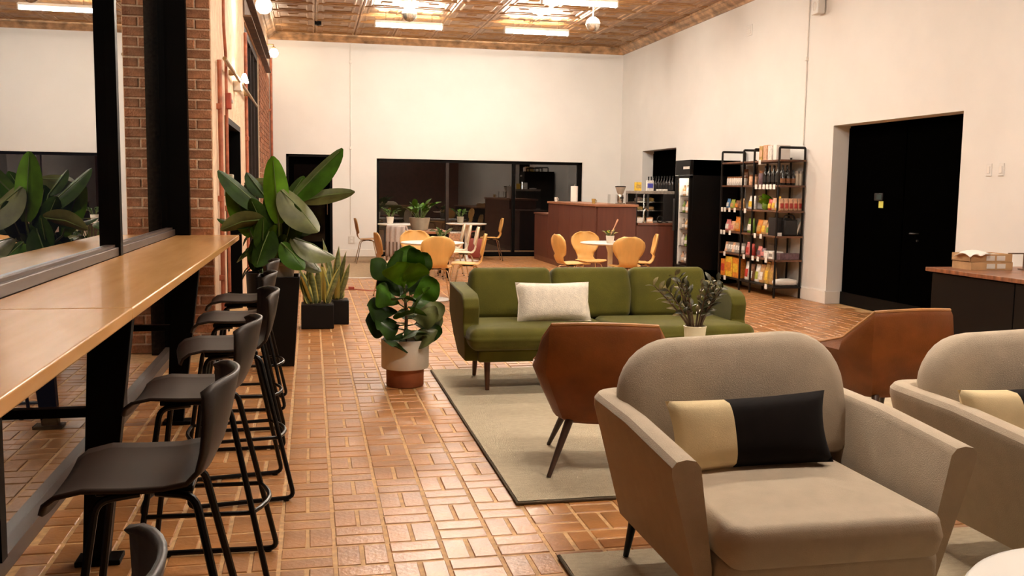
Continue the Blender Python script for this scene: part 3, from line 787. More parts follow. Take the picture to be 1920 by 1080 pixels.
def two_tone_pillow(label, loc, rz, tilt):
    t = thing('two_tone_pillow', label, 'pillow', loc, 0, 'two tone pillows'); t.rotation_euler = (math.radians(-16), tilt, rz)
    for nm, m, a, b in (('cream_panel', 'cream_cloth', 0, .36), ('dark_panel', 'black_cloth', .36, 1)):
        o = pillow_mb(.60, .255, .15, a, b).build(nm, m, t, ang=180); o.location = (0, 0, .128)
    return t
two_tone_pillow('cream and black lumbar pillow on the grey armchair shown whole', (1.51, 2.99, .440 + RZ), -.03, math.radians(-2.5))
two_tone_pillow('cream and black lumbar pillow on the grey armchair cut by the frame edge', (2.62, 2.96, .445 + RZ), .05, math.radians(0))

# ---- tan leather tub chairs, backs to the camera; local +y is the sitting direction
def make_tub(label, loc, rz):
    t = thing('leather_tub_chair', label, 'armchair', loc, rz, 'tan leather tub chairs')
    # outline of the back panel (x, z), flat hexagon with soft corners
    # shell lofted around the seat: plan angle a from the left arm front, around the back, to the right arm front
    S = [(-.300, .27), (-.325, .12), (-.325, -.06), (-.305, -.17), (-.262, -.245), (-.13, -.275), (0, -.282), (.13, -.275), (.262, -.245), (.305, -.17), (.325, -.06), (.325, .12), (.300, .27)]
    top = [.50, .53, .58, .668, .744, .752, .755, .752, .744, .668, .58, .53, .50]
    rings = []
    for (x, y), zt in zip(S, top):
        d = Vector((x, y - .02)).normalized()
        def at(f, off, z): return (x * f + d.x * off, (y - .02) * f + .02 + d.y * off, z)
        zb = .235
        rings.append([at(.60, .0, zb), at(.74, .004, zb + .03), at(.92, .006, zb + .16), at(1.05, .012, .51), at(1.0, .012, zt - .03), at(.985, .008, zt - .006), at(.965, -.012, zt), at(.95, -.030, zt - .012), at(.98, -.045, .51), at(.88, -.045, .42), at(.58, -.02, .33)])
    MB().rings(rings).build('shell', 'leather', t, ang=60, bev=.004, seg=2)
    # light piped rim
    rim = []
    for (x, y), zt in zip(S, top):
        f = .975; rim.append((x * f, (y - .02) * f + .02, zt + .001))
    MB().tube(rim, .011, 8).build('rim', 'leather_edge', t)
    MB().soft(0, .02, .405, .52, .52, .13, rc=.10, re=.05, crown=.02).build('seat_cushion', 'leather', t, ang=180)
    b = MB(); b.rings([[(x * .64, (y - .02) * .64 + .02, z) for x, y in S] for z in (.236, .36)]); b.build('base', 'leather', t, bev=.012)
    for x in (-1, 1):
        for y in (-1, 1): MB().tube([(x * .16, y * .16, .26), (x * .262, y * .30, 0)], [.022, .011], 12).build('leg', 'dark_wood', t)
    return t
lc = make_tub('tan leather tub chair behind the grey armchair shown whole, its back turned', (1.455, 4.62, RZ), math.radians(-14))
copy_tree(lc, (3.30, 4.98, RZ), math.radians(6), 'tan leather tub chair between the two grey armchairs, only its back showing')

# ---- coffee table and ZZ plant, side table
t = thing('coffee_table', 'round cream coffee table before the green sofa, mostly hidden', 'coffee table', (2.42, 5.50, RZ))
MB().lathe([(.40, .387), (.415, .393), (.42, .405), (.415, .417), (.40, .420)], 48).build('top', 'cream_gloss', t)
MB().lathe([(.25, 0), (.26, .012), (.05, .03), (.035, .06), (.035, .36), (.10, .387)], 32).build('pedestal', 'cream_gloss', t)
t = thing('side_table', 'white round side table in the bottom right corner', 'side table', (1.84, 1.63, RZ))
MB().lathe([(.40, .462), (.42, .468), (.43, .482), (.42, .496), (.405, .50)], 64).build('top', 'white_gloss', t)
MB().lathe([(.22, 0), (.23, .012), (.05, .03), (.03, .06), (.03, .42), (.09, .462)], 32).build('pedestal', 'white_gloss', t)

# ================================================================= PLANTS
def pot(t, prof, m, soil_z, soil_r, part='pot'):
    MB().lathe(prof, 36, cap1=False).build(part, m, t)
    MB().lathe([(soil_r, soil_z - .03), (soil_r, soil_z), (.001, soil_z + .012)], 28).build('soil', 'soil', t, ang=180)
# ZZ plant
t = thing('zz_plant', 'small dark leaved potted plant in a cream pot on the coffee table', 'plant', (2.337, 5.50, .420 + RZ))
pot(t, [(.050, 0), (.058, .004), (.068, .13), (.072, .148), (.066, .150), (.062, .12)], 'pot_cream', .125, .063)
rr = random.Random(11)
for k in range(11):
    a = k * 2.4 + rr.uniform(-.3, .3); ln = rr.uniform(.24, .34); sp = rr.uniform(.25, .75) if k > 2 else .15
    B = Vector((.028 * math.cos(a), .028 * math.sin(a), .13)); D = Vector((math.cos(a) * sp, math.sin(a) * sp * .8, 1)).normalized()
    pts = [B + D * ln * q + Vector((math.cos(a), math.sin(a), 0)) * .05 * q * q for q in (0, .25, .5, .75, 1)]
    st = MB().tube([tuple(p) for p in pts], [.008, .007, .006, .005, .003], 6).build('stem', 'stem_brown', t)
    fb = MB()
    for q in range(12):
        f = .30 + .70 * q / 11; i = min(3, int(f * 4)); p = pts[i].lerp(pts[i + 1], f * 4 - i)
        s = 1 if q % 2 else -1; ax = D.cross(Vector((math.cos(a + 1.5), math.sin(a + 1.5), .3))).normalized()
        d2 = (ax * s * rr.uniform(.7, 1.1) + D * .6 + Vector((rr.uniform(-.3, .3), rr.uniform(-.3, .3), rr.uniform(-.1, .3)))).normalized()
        leaf_mesh(fb, p, p + d2 * rr.uniform(.055, .08), .030, 'oval', .1, .25, rr.uniform(-1, 1), 4, 2)
    fo = fb.build('leaflets', 'leaf_zz' if k % 3 else 'leaf_zz_pale', st, ang=180); fo['kind'] = 'stuff'

# Fiddle-leaf fig at (.65,6.76)
t = thing('fiddle_leaf_fig', 'potted plant with broad rounded leaves in a white pot on terracotta', 'plant', (.655, 6.77, 0))
MB().lathe([(.130, 0), (.134, .006), (.136, .15)], 40).build('terracotta_base', 'terracotta', t)
MB().lathe([(.137, .128), (.166, .132), (.170, .14), (.171, .335), (.168, .342), (.160, .340), (.158, .30)], 44, cap1=False).build('white_pot', 'pot_white', t)
MB().lathe([(.158, .28), (.158, .30), (.001, .31)], 30).build('soil', 'soil', t, ang=180)
MB().tube([(0, 0, .29), (.01, 0, .5), (-.005, .01, .7), (.0, 0, .84)], [.013, .012, .010, .006], 8).build('trunk', 'stem_brown', t)
FL = [  # base z, tip (x, y, z), width, roll, droop, material
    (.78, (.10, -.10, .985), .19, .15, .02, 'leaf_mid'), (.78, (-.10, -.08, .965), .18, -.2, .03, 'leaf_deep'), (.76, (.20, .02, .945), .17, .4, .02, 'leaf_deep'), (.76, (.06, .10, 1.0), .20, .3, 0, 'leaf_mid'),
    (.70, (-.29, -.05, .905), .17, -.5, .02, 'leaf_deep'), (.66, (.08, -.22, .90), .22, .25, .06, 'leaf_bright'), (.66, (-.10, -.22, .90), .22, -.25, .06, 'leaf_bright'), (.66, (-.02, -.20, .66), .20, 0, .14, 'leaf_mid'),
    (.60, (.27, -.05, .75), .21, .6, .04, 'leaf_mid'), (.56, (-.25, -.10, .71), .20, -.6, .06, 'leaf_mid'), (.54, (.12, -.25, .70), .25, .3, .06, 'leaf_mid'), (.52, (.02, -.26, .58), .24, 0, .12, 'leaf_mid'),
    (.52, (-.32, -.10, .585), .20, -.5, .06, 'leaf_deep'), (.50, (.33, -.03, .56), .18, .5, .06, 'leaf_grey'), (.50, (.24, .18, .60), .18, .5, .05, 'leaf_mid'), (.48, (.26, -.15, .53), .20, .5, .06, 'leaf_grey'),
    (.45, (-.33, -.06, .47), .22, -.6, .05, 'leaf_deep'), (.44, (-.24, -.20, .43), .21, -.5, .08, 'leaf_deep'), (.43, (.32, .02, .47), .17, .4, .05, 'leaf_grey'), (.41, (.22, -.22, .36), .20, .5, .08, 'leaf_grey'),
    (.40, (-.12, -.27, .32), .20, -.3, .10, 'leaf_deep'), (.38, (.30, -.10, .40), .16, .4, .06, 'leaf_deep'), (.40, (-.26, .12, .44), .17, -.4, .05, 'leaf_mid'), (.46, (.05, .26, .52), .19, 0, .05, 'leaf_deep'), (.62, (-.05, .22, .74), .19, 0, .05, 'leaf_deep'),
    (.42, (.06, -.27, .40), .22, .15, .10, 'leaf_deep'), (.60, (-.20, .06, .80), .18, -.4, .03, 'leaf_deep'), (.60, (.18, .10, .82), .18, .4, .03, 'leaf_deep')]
for bz, tip, w, roll, dr, m in FL:
    T = Vector((tip[0] * .86, tip[1] * .9, tip[2])); B = Vector((0, 0, bz)); J = B.lerp(T, .22)
    MB().tube([tuple(B), tuple(J)], [.006, .004], 6).build('leaf_stalk', 'stem_green', t)
    leaf_mesh(mb := MB(), J, T, w, 'fiddle', dr, .18, roll * .6, 12, 6, -.03, (0, -1, .25) if m == 'leaf_bright' else (0, -.8, 1))
    mb.build('leaf', m, t, ang=180)

# Bird of paradise in tall tapered planter, centre (-.26,7.70)
PX, PY = -.255, 7.72
t = thing('giant_bird_of_paradise', 'tall plant with big paddle leaves in a tall black planter beside the bar end', 'plant', (PX, PY, 0))
rg = lambda h, z: [(sx * h, sy * h, z) for sx, sy in ((-1, -1), (1, -1), (1, 1), (-1, 1))]
MB().rings([rg(.115, 0), rg(.165, .715), rg(.150, .715), rg(.14, .62)], True, True).build('planter', 'planter_black', t, bev=.006)
MB().lathe([(.105, .62), (.125, .80), (.132, .805), (.130, .825), (.118, .825), (.115, .78)], 28, cap1=False).build('grow_pot', 'pot_grey', t)
MB().lathe([(.116, .76), (.115, .78), (.001, .79)], 24).build('soil', 'soil', t, ang=180)
BP = [  # stalk foot (x,y), blade base (x,y,z), tip, width, roll, droop, material
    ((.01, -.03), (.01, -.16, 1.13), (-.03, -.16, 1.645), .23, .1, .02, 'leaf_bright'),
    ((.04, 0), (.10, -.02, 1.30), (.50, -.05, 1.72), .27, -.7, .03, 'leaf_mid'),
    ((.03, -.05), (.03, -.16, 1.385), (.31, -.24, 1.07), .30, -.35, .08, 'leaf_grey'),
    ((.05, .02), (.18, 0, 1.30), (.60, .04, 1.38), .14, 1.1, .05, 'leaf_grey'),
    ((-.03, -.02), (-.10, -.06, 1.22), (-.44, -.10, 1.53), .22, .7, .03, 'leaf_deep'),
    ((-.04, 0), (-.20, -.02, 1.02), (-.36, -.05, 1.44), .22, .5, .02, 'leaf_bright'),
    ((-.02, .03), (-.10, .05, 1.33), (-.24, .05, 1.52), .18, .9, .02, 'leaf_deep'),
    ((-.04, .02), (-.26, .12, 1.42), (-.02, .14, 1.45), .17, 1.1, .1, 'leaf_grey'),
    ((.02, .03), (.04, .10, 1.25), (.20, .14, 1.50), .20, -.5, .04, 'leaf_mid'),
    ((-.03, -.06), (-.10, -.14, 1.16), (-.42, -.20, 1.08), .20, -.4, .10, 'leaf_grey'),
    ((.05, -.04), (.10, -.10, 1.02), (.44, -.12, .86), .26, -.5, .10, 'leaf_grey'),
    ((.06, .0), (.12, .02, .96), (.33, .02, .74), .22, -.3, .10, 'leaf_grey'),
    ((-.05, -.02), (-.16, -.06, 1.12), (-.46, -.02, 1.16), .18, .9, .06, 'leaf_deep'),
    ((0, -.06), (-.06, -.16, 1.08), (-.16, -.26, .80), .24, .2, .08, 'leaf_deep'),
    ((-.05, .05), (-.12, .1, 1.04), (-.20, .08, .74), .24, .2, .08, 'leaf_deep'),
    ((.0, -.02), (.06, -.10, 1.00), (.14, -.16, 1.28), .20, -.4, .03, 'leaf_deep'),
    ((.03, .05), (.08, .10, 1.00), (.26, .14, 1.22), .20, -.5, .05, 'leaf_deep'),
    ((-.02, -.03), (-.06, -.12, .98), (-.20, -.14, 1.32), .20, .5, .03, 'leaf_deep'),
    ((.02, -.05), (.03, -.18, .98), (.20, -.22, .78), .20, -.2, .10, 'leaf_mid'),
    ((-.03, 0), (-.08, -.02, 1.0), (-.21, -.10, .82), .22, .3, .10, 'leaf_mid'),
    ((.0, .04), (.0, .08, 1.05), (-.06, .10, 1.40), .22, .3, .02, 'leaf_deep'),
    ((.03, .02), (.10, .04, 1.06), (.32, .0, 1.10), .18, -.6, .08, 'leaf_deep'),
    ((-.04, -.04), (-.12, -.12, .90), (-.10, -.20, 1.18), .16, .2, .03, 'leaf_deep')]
rb = random.Random(12)
for (fx, fy), b, tp, w, roll, dr, m in BP:
    B = Vector(b); w *= .84; wob = rb.uniform(-.75, .75) if m in ('leaf_deep', 'leaf_grey') and w < .24 else 0
    st = MB().tube([(fx, fy, .77), tuple(Vector((fx, fy, .77)).lerp(B, .5) + Vector((-B.x * .15, -B.y * .15, .03))), b], [.013, .011, .008], 8).build('stalk', 'stem_green', t)
    mb = MB(); leaf_mesh(mb, B, tp, w, 'paddle', dr, .26, (roll - .2) * .55 + wob, 14, 6, 0, (0, -1, .45))
    mb.build('leaf', m, t, ang=180)
    MB().tube([b, tuple(B.lerp(Vector(tp), .5) + Vector((0, 0, dr * (Vector(tp) - B).length * .8 - .004))), tuple(B.lerp(Vector(tp), .93))], [.006, .004, .002], 6).build('midrib', 'stem_green', t)
for k in range(16):                                             # young leaves crowding the pot
    a = rb.uniform(0, 2 * PI); r = rb.uniform(.03, .10); B = Vector((math.cos(a) * r, math.sin(a) * r, rb.uniform(.84, 1.02)))
    T = B + Vector((math.cos(a) * rb.uniform(.02, .13), math.sin(a) * .10 - .03, rb.uniform(.05, .20)))
    MB().tube([(math.cos(a) * .05, math.sin(a) * .05, .77), tuple(B)], .006, 6).build('stalk', 'stem_green', t)
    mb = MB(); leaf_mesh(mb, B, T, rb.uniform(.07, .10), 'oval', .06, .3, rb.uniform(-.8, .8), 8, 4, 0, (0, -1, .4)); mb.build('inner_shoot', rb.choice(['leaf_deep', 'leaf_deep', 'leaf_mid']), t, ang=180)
# low trailing plant on a stand by the pier
t = thing('trailing_plant', 'dark leafy trailing plant against the wall behind the bar stools', 'plant', (-.42, 8.85, 0))
MB().lathe([(.12, 0), (.14, .02), (.16, .62), (.17, .64), (.155, .64), (.15, .58)], 28, cap1=False).build('pot', 'planter_black', t)
MB().lathe([(.15, .56), (.15, .58), (.001, .6)], 20).build('soil', 'soil', t, ang=180)
rr = random.Random(5)
for k in range(46):
    a = rr.uniform(0, 2 * PI); h = rr.uniform(.62, 1.12); r = rr.uniform(.06, .22)
    B = Vector((math.cos(a) * r * .6, math.sin(a) * r * .5, h)); T = B + Vector((math.cos(a) * rr.uniform(.08, .17), math.sin(a) * rr.uniform(.05, .14) - .04, rr.uniform(-.16, .05)))
    MB().tube([(0, 0, .58), (B.x * .5, B.y * .5, .58 + (h - .58) * .7), tuple(B)], .004, 5).build('stem', 'stem_green', t)
    mb = MB(); leaf_mesh(mb, B, T, rr.uniform(.05, .085), 'oval', .1, .25, rr.uniform(-.6, .6), 6, 3); mb.build('leaf', rr.choice(['leaf_deep', 'leaf_deep', 'leaf_mid', 'leaf_grey']), t, ang=180)

# Snake plants in black boxes
def snake(label, loc, w, d, h, n, seed, hmin, hmax, lean):
    t = thing('snake_plant', label, 'plant', loc)
    MB().box(-w / 2, w / 2, -d / 2, d / 2, 0, h).build('planter', 'planter_black', t, bev=.008)
    MB().box(-w / 2 + .012, w / 2 - .012, -d / 2 + .012, d / 2 - .012, h - .005, h + .004).build('soil', 'soil', t, smooth=False)
    rr = random.Random(seed)
    for k in range(n):
        x, y = rr.uniform(-w * .38, w * .38), rr.uniform(-d * .3, d * .3); L = rr.uniform(hmin, hmax)
        T = (x + rr.uniform(-.10, .14) * lean + x * .5, y + rr.uniform(-.1, .06), h + L)
        roll = rr.uniform(-1.2, 1.2)
        mb = MB(); leaf_mesh(mb, (x, y, h - .01), T, rr.uniform(.05, .07), 'sword', rr.uniform(-.05, .05), .3, roll, 10, 4)
        lf = mb.build('leaf', 'snake', t, solid=.003, ang=180)
        mb = MB(); leaf_mesh(mb, (x, y + .004, h - .012), (T[0], T[1] + .004, T[2] + .004), .082, 'sword', 0, .3, roll, 8, 4)
        mb.build('leaf_margin', 'snake_edge', lf, ang=180)
    return t
snake('snake plant with yellow edged sword leaves in the wider black box planter', (.055, 9.72, 0), .32, .26, .245, 15, 4, .26, .46, 1.4)
snake('snake plant with tall yellow edged sword leaves in the narrow black box planter', (.285, 10.0, 0), .18, .22, .25, 7, 9, .34, .66, 1.)

def small_plant(name, label, loc, pr, ph, m, lm, n, L, seed, flower=False, ph_m=None):
    t = thing(name, label, 'plant', loc)
    MB().lathe([(pr * .72, 0), (pr * .78, .004), (pr, ph - .008), (pr, ph), (pr * .88, ph), (pr * .85, ph - .02)], 24, cap1=False).build('pot', m, t)
    MB().lathe([(pr * .86, ph - .03), (pr * .86, ph - .02), (.001, ph - .012)], 18).build('soil', 'soil', t, ang=180)
    rr = random.Random(seed)
    for k in range(n):
        a = rr.uniform(0, 2 * PI); s = rr.uniform(.3, 1.); B = Vector((math.cos(a) * pr * .3, math.sin(a) * pr * .3, ph - .02))
        J = B + Vector((math.cos(a) * s * L * .35, math.sin(a) * s * L * .35, L * rr.uniform(.25, .55)))
        T = J + Vector((math.cos(a) * s * L * .55, math.sin(a) * s * L * .55, L * rr.uniform(-.05, .4)))
        MB().tube([tuple(B), tuple(J)], .004, 5).build('stem', 'stem_green', t)
        mb = MB(); leaf_mesh(mb, J, T, L * rr.uniform(.22, .34), 'oval', .08, .25, rr.uniform(-.6, .6), 6, 3); mb.build('leaf', lm if k % 3 else 'leaf_mid', t, ang=180)
    if flower:
        MB().tube([(0, 0, ph), (.05, 0, ph + .10), (.10, 0, ph + .21)], [.008, .007, .012], 6).build('flower_spike', 'pk_peach', t)
    return t
# ================================================================= CAFE CHAIRS AND TABLES
def make_chair(label, loc, rz):
    """bent plywood shell chair, sits facing local +y"""
    t = thing('plywood_chair', label, 'chair', loc, rz, 'bent plywood cafe chairs')
    path = [(.215, .432, .13), (.20, .445, .18), (.12, .452, .205), (.0, .445, .205), (-.08, .442, .175), (-.135, .452, .13), (-.170, .49, .115), (-.188, .55, .135), (-.205, .62, .185), (-.220, .69, .212), (-.232, .76, .205), (-.240, .81, .15), (-.244, .838, .07)]
    n = len(path) - 1
    def P(u, v):
        f = u * n; i = min(int(f), n - 1); q = f - i; a, b = path[i], path[i + 1]
        y, z, w = (a[k] * (1 - q) + b[k] * q for k in range(3)); s = v * 2 - 1
        k = u
        return (s * w, y + (.035 * s * s if k > .6 else 0), z + (.012 * s * s if k < .35 else 0))
    MB().grid(P, 26, 10).build('shell', 'ply', t, solid=.010, ang=180)
    MB().lathe([(.07, .425), (.075, .436)], 20).build('mounting_plate', 'black_steel', t)
    for x in (-1, 1):
        for y in (-1, 1):
            MB().tube(rounded([(x * .03, y * .03, .425), (x * .13, y * .12, .418), (x * .20, y * (.21), .012)], .05), .0075, 8).build('leg', 'chrome', t)
            MB().lathe([(.009, 0), (.011, .012)], 8).build('glide', 'black_steel', t).location = (x * .20, y * .21, 0)
    return t
def make_table(label, loc, r=.40):
    t = thing('pedestal_table', label, 'table', loc, 0, 'white pedestal tables')
    MB().lathe([(r - .03, .712), (r - .006, .720), (r, .729), (r - .004, .736), (r - .012, .738)], 48).build('top', 'white_gloss', t)
    MB().lathe([(.245, 0), (.25, .008), (.20, .020), (.06, .04), (.034, .09), (.030, .30), (.034, .60), (.06, .69), (.10, .712)], 32).build('pedestal', 'white_gloss', t)
    return t
tb = make_table('white round pedestal table in the left chair cluster behind the fiddle leaf fig', (1.50, 11.97, 0))
copy_tree(tb, (3.86, 11.98, 0), label='white round pedestal table in the right chair cluster before the brown counter')
copy_tree(tb, (1.62, 18.0, 0), label='white round pedestal table by the glazing, the one beside the white wall')
copy_tree(tb, (2.98, 18.45, 0), label='white round pedestal table by the glazing, the one with the red bag behind it')
c0 = make_chair('plywood chair with its round back to the lounge, in the left cluster', (1.50, 11.62, 0), 0)
def chair(x, y, deg, label, swap=None): return copy_tree(c0, (x, y, 0), math.radians(deg), label, swap=swap)
chair(1.03, 12.35, -82, 'darker plywood chair seen from its side, facing the left cluster table', {'ply': 'ply_dark'})
chair(1.98, 12.10, 82, 'plywood chair seen from its side, on the sofa side of the left cluster table')
chair(1.40, 12.80, 183, 'pale plywood chair behind the left cluster table, facing the lounge')
chair(1.02, 17.9, -88, 'plywood chair beside the white wall at the far left table', {'ply': 'ply_dark'})
chair(3.50, 18.55, 86, 'plywood chair against the dark glazing at the far table with the red bag')
chair(3.36, 12.10, -78, 'plywood chair seen from its side at the left of the right cluster table')
chair(3.78, 12.66, 183, 'pale plywood chair facing the lounge behind the right cluster table')
chair(3.95, 11.62, -6, 'plywood chair with its round back to the lounge, in the right cluster')
chair(4.36, 12.22, 76, 'plywood chair with its seat toward the right cluster table, before the counter')
gc = chair(1.40, 14.25, -48, 'chair draped with a striped throw, behind the left cluster', {'ply': 'ply_dark'})
for i, (x, y) in enumerate(((2.24, 15.45), (2.24, 14.85), (2.26, 14.25))):
    chair(x, y, 84, ['pale white chair at the wooden table, farthest of three', 'pale white chair at the wooden table, middle of three', 'pale white chair at the wooden table, closest of three'][i], {'ply': 'ply_pale'})
# throw over the chair back
t = thing('striped_throw', 'lavender striped throw blanket with fringe hanging over a chair back', 'blanket', (1.40, 14.25, 0), math.radians(-48))
prof = [(-.17, .56), (-.205, .70), (-.222, .80), (-.238, .856), (-.258, .86), (-.27, .82), (-.275, .68), (-.28, .52), (-.285, .40)]
def TH(u, v):
    f = u * (len(prof) - 1); i = min(int(f), len(prof) - 2); q = f - i
    y, z = (prof[i][k] * (1 - q) + prof[i + 1][k] * q for k in (0, 1)); s = v * 2 - 1
    return (s * .19 + .01 * math.sin(7 * u), y + .035 * s * s + .008 * math.sin(s * 11 + 2 * u), z)
MB().grid(TH, 18, 18).build('cloth', 'lavender', t, solid=.006, ang=180)
for k in range(9): MB().box(-.185 + k * .043, -.165 + k * .043, -.30, -.288, .30, .40).build('fringe', 'stripe_brown' if k % 2 else 'lavender', t)
for k in range(5): MB().box(-.15 + k * .075 - .008, -.15 + k * .075 + .008, -.300, -.293, .40, .62).build('stripe', 'stripe_brown', t)
# wooden planter table with big plant
t = thing('wooden_table', 'brown wooden table behind the left cluster, under the big fern', 'table', (1.72, 15.35, 0))
for k in range(5): MB().box(-.42, .42, -.5 + k * .2 + .002, -.5 + (k + 1) * .2 - .002, .70, .735).build('plank', 'rack_wood' if 0 else 'desk_top', t, bev=.003)
for x in (-1, 1):
    for y in (-1, 1): MB().box(x * .38 - .025, x * .38 + .025, y * .45 - .025, y * .45 + .025, 0, .70).build('leg', 'black_steel', t)
MB().box(-.38, .38, -.46, .46, .66, .70).build('apron', 'black_steel', t)
small_plant('potted_fern', 'big bushy fern in a round grey pot on the wooden table', (1.72, 15.4, .737), .17, .20, 'pot_grey', 'leaf_mid', 26, .36, 21)
small_plant('potted_plant', 'small leafy plant in a white pot on the far left table', (1.45, 17.95, .738), .07, .13, 'pot_white', 'leaf_deep', 14, .24, 22)
small_plant('potted_plant', 'small leafy plant in a pale pot on the far table before the glazing', (2.86, 18.45, .738), .07, .13, 'pot_grey', 'leaf_deep', 14, .22, 23)
small_plant('potted_plant', 'small spiky plant in a dish on the left cluster table', (1.62, 12.05, .738), .06, .06, 'pot_cream', 'leaf_grey', 14, .17, 24)
small_plant('potted_bromeliad', 'lime green bromeliad with a peach spike in a white pot on the right cluster table', (3.78, 11.75, .738), .055, .10, 'pot_white', 'leaf_lime', 16, .13, 25, True)
t = thing('tote_bag', 'red bag standing on the floor against the glazing', 'bag', (3.28, 19.25, 0))
MB().rings([[(sx * a, sy * b, z) for sx, sy in ((-1, -1), (1, -1), (1, 1), (-1, 1))] for a, b, z in ((.17, .08, 0), (.18, .09, .15), (.17, .05, .36), (.165, .03, .40))]).build('body', 'red_paint', t, bev=.015)
for s in (-1, 1): MB().tube(rounded([(-.08, s * .03, .38), (-.08, s * .03, .54), (.08, s * .03, .54), (.08, s * .03, .38)], .05), .008).build('handle', 'red_paint', t)
t = thing('paper_bag', 'pale paper bag standing behind the far pedestal table', 'bag', (2.88, 19.3, 0))
MB().box(-.16, .16, -.08, .08, 0, .52).build('body', 'pk_peach', t, bev=.01)
MB().box(-.163, .163, -.083, .083, .50, .53).build('folded_rim', 'pk_white', t, bev=.004)
t = thing('floor_cable', 'thin red cable lying on the floor left of the cafe chairs', 'cable', (.55, 13.2, .006))
MB().tube([(-.15, .1, 0), (.1, .0, 0), (.25, -.15, 0), (.5, .05, 0), (.8, -.1, 0), (1.0, .05, 0)], .006, 6).build('cord', 'red_paint', t)
MB().box(-.05, .03, .10, .16, -.004, .03).build('plug', 'red_paint', t, bev=.006)

# ================================================================= SERVICE COUNTER
t = thing('service_counter', 'brown panelled service counter with raised middle section by the white corner', 'counter', (4.50, 14.70, 0))
b = MB()
# local: x right, y back ; front corner at (0,0)
def panel(x0, x1, z0, z1, name='front_panel'):
    MB().cbox(x0 + .004, x1 - .004, -.02, 0, z0, z1, .004, '-y').build(name, 'counter_red', t, smooth=False)
MB().box(.0, .66, .0, .62, .0, 1.155).box(0, .62, .62, 3.15, 0, 1.155).build('tall_carcass', 'counter_red', t, smooth=False)
MB().box(.66, 1.33, 0, .62, 0, .86).build('low_carcass', 'counter_red', t, smooth=False)
MB().box(0, .62, 3.15, 4.30, 0, .92).build('rear_carcass', 'counter_red', t, smooth=False)
panel(0, .66, .10, 1.15); panel(.66, 1.33, .10, .855)
for k in range(4):
    y0, y1 = .01 + k * .785, .01 + (k + 1) * .785
    MB().box(-.018, 0, y0 + .003, y1 - .003, .10, 1.15).build('side_panel', 'counter_red', t, bev=.003)
MB().box(-.018, 0, 3.16, 4.29, .10, .91).build('side_panel', 'counter_red', t, bev=.003)
MB().box(-.035, .69, -.035, .66, 1.155, 1.195).box(-.035, .66, .66, 3.19, 1.155, 1.195).build('tall_top', 'counter_top', t, bev=.004)
MB().box(.69, 1.36, -.035, .66, .86, .90).build('low_top', 'counter_low', t, bev=.004)
MB().box(-.03, .66, 3.19, 4.33, .92, .955).build('rear_top', 'counter_low', t, bev=.004)
MB().box(-.012, 1.33, -.012, .0, 0, .10).box(-.012, 0, 0, 4.3, 0, .10).build('plinth', 'counter_low', t, smooth=False)
CT, CX, CY = 1.195, 4.50, 14.70
def at_c(x, y, z): return (CX + x, CY + y, z)
t = thing('paper_towel_roll', 'tall white paper towel roll standing on the counter', 'paper towel', at_c(.0 + .20, 2.1, CT))
MB().lathe([(.02, .008), (.065, .01), (.066, .29), (.02, .292)], 24).build('roll', 'paper', t); MB().lathe([(.07, 0), (.07, .008)], 24).build('stand_base', 'steel_bright', t); MB().tube([(0, 0, .0), (0, 0, .32)], .008).build('stand_pole', 'steel_bright', t)
t = thing('coffee_grinder', 'coffee grinder with clear hopper standing on the counter', 'coffee grinder', at_c(.50, .35, CT))
MB().box(-.06, .06, -.08, .08, 0, .02).build('base', 'steel_bright', t, bev=.006)
MB().lathe([(.045, .02), (.05, .05), (.05, .14), (.04, .16)], 20).build('body', 'steel_bright', t)
MB().lathe([(.035, .16), (.05, .18), (.085, .28)], 24, cap1=False).build('hopper', 'jar_glass', t); MB().lathe([(.088, .28), (.09, .295), (.05, .30)], 24).build('lid', 'pk_dkgrey', t)
MB().box(-.02, .02, -.12, -.04, .09, .12).build('spout', 'pk_dkgrey', t, bev=.004)
t = thing('display_box', 'small clear display box beside the coffee grinder', 'display box', at_c(.36, .3, CT))
for a in ((-.07, .07, -.07, -.066), (-.07, .07, .066, .07), (-.07, -.066, -.066, .066), (.066, .07, -.066, .066)): MB().box(*a, 0, .16).build('pane', 'pane_cooler', t, smooth=False)
MB().box(-.075, .075, -.075, .075, -.0, .008).build('base', 'steel_bright', t)
def cup(loc, m, label, h=.08, r=.035):
    t = thing('cup', label, 'cup', loc)
    MB().lathe([(r * .75, 0), (r, h), (r * .9, h), (r * .7, .01)], 18, cap1=True).build('body', m, t)
    MB().tube([(r * .9, 0, h * .8), (r * 1.5, 0, h * .7), (r * 1.5, 0, h * .35), (r * .85, 0, h * .25)], .005, 6).build('handle', m, t); return t
cup(at_c(.12, .6, CT), 'pk_gold', 'small brownish cup in the middle of the counter top')
cup(at_c(.08, 2.95, CT), 'pk_white', 'small pale cup at the far end of the tall counter')
# pastry case on the low counter
t = thing('pastry_case', 'glass fronted pastry case with dark frame on the low counter', 'display case', at_c(1.01, .34, .90))
W_, D_, H_ = .33, .27, .52
MB().box(-W_, W_, -D_, D_, 0, .03).build('base', 'pk_grey', t, bev=.006)
MB().box(-W_, W_, -D_, D_, H_ - .05, H_).build('top', 'pk_grey', t, bev=.006)
MB().box(-W_, -W_ + .02, -D_, -D_ + .03, .03, H_ - .05).box(-W_ + .19, -W_ + .22, -D_, -D_ + .03, .03, H_ - .05).box(W_ - .19, W_, -D_, D_, .03, H_ - .05).box(-W_, W_ - .1, D_ - .02, D_, .03, H_ - .05).build('frame', 'pk_dkgrey', t, bev=.003)
for z in (.19, .33): MB().box(-W_ + .02, W_ - .19, -D_ + .04, D_ - .03, z, z + .008).build('shelf', 'steel_bright', t, smooth=False)
MB().box(-W_ + .02, W_ - .19, -D_ + .006, -D_ + .012, .03, H_ - .05).build('glass_front', 'pane_cooler', t, smooth=False)
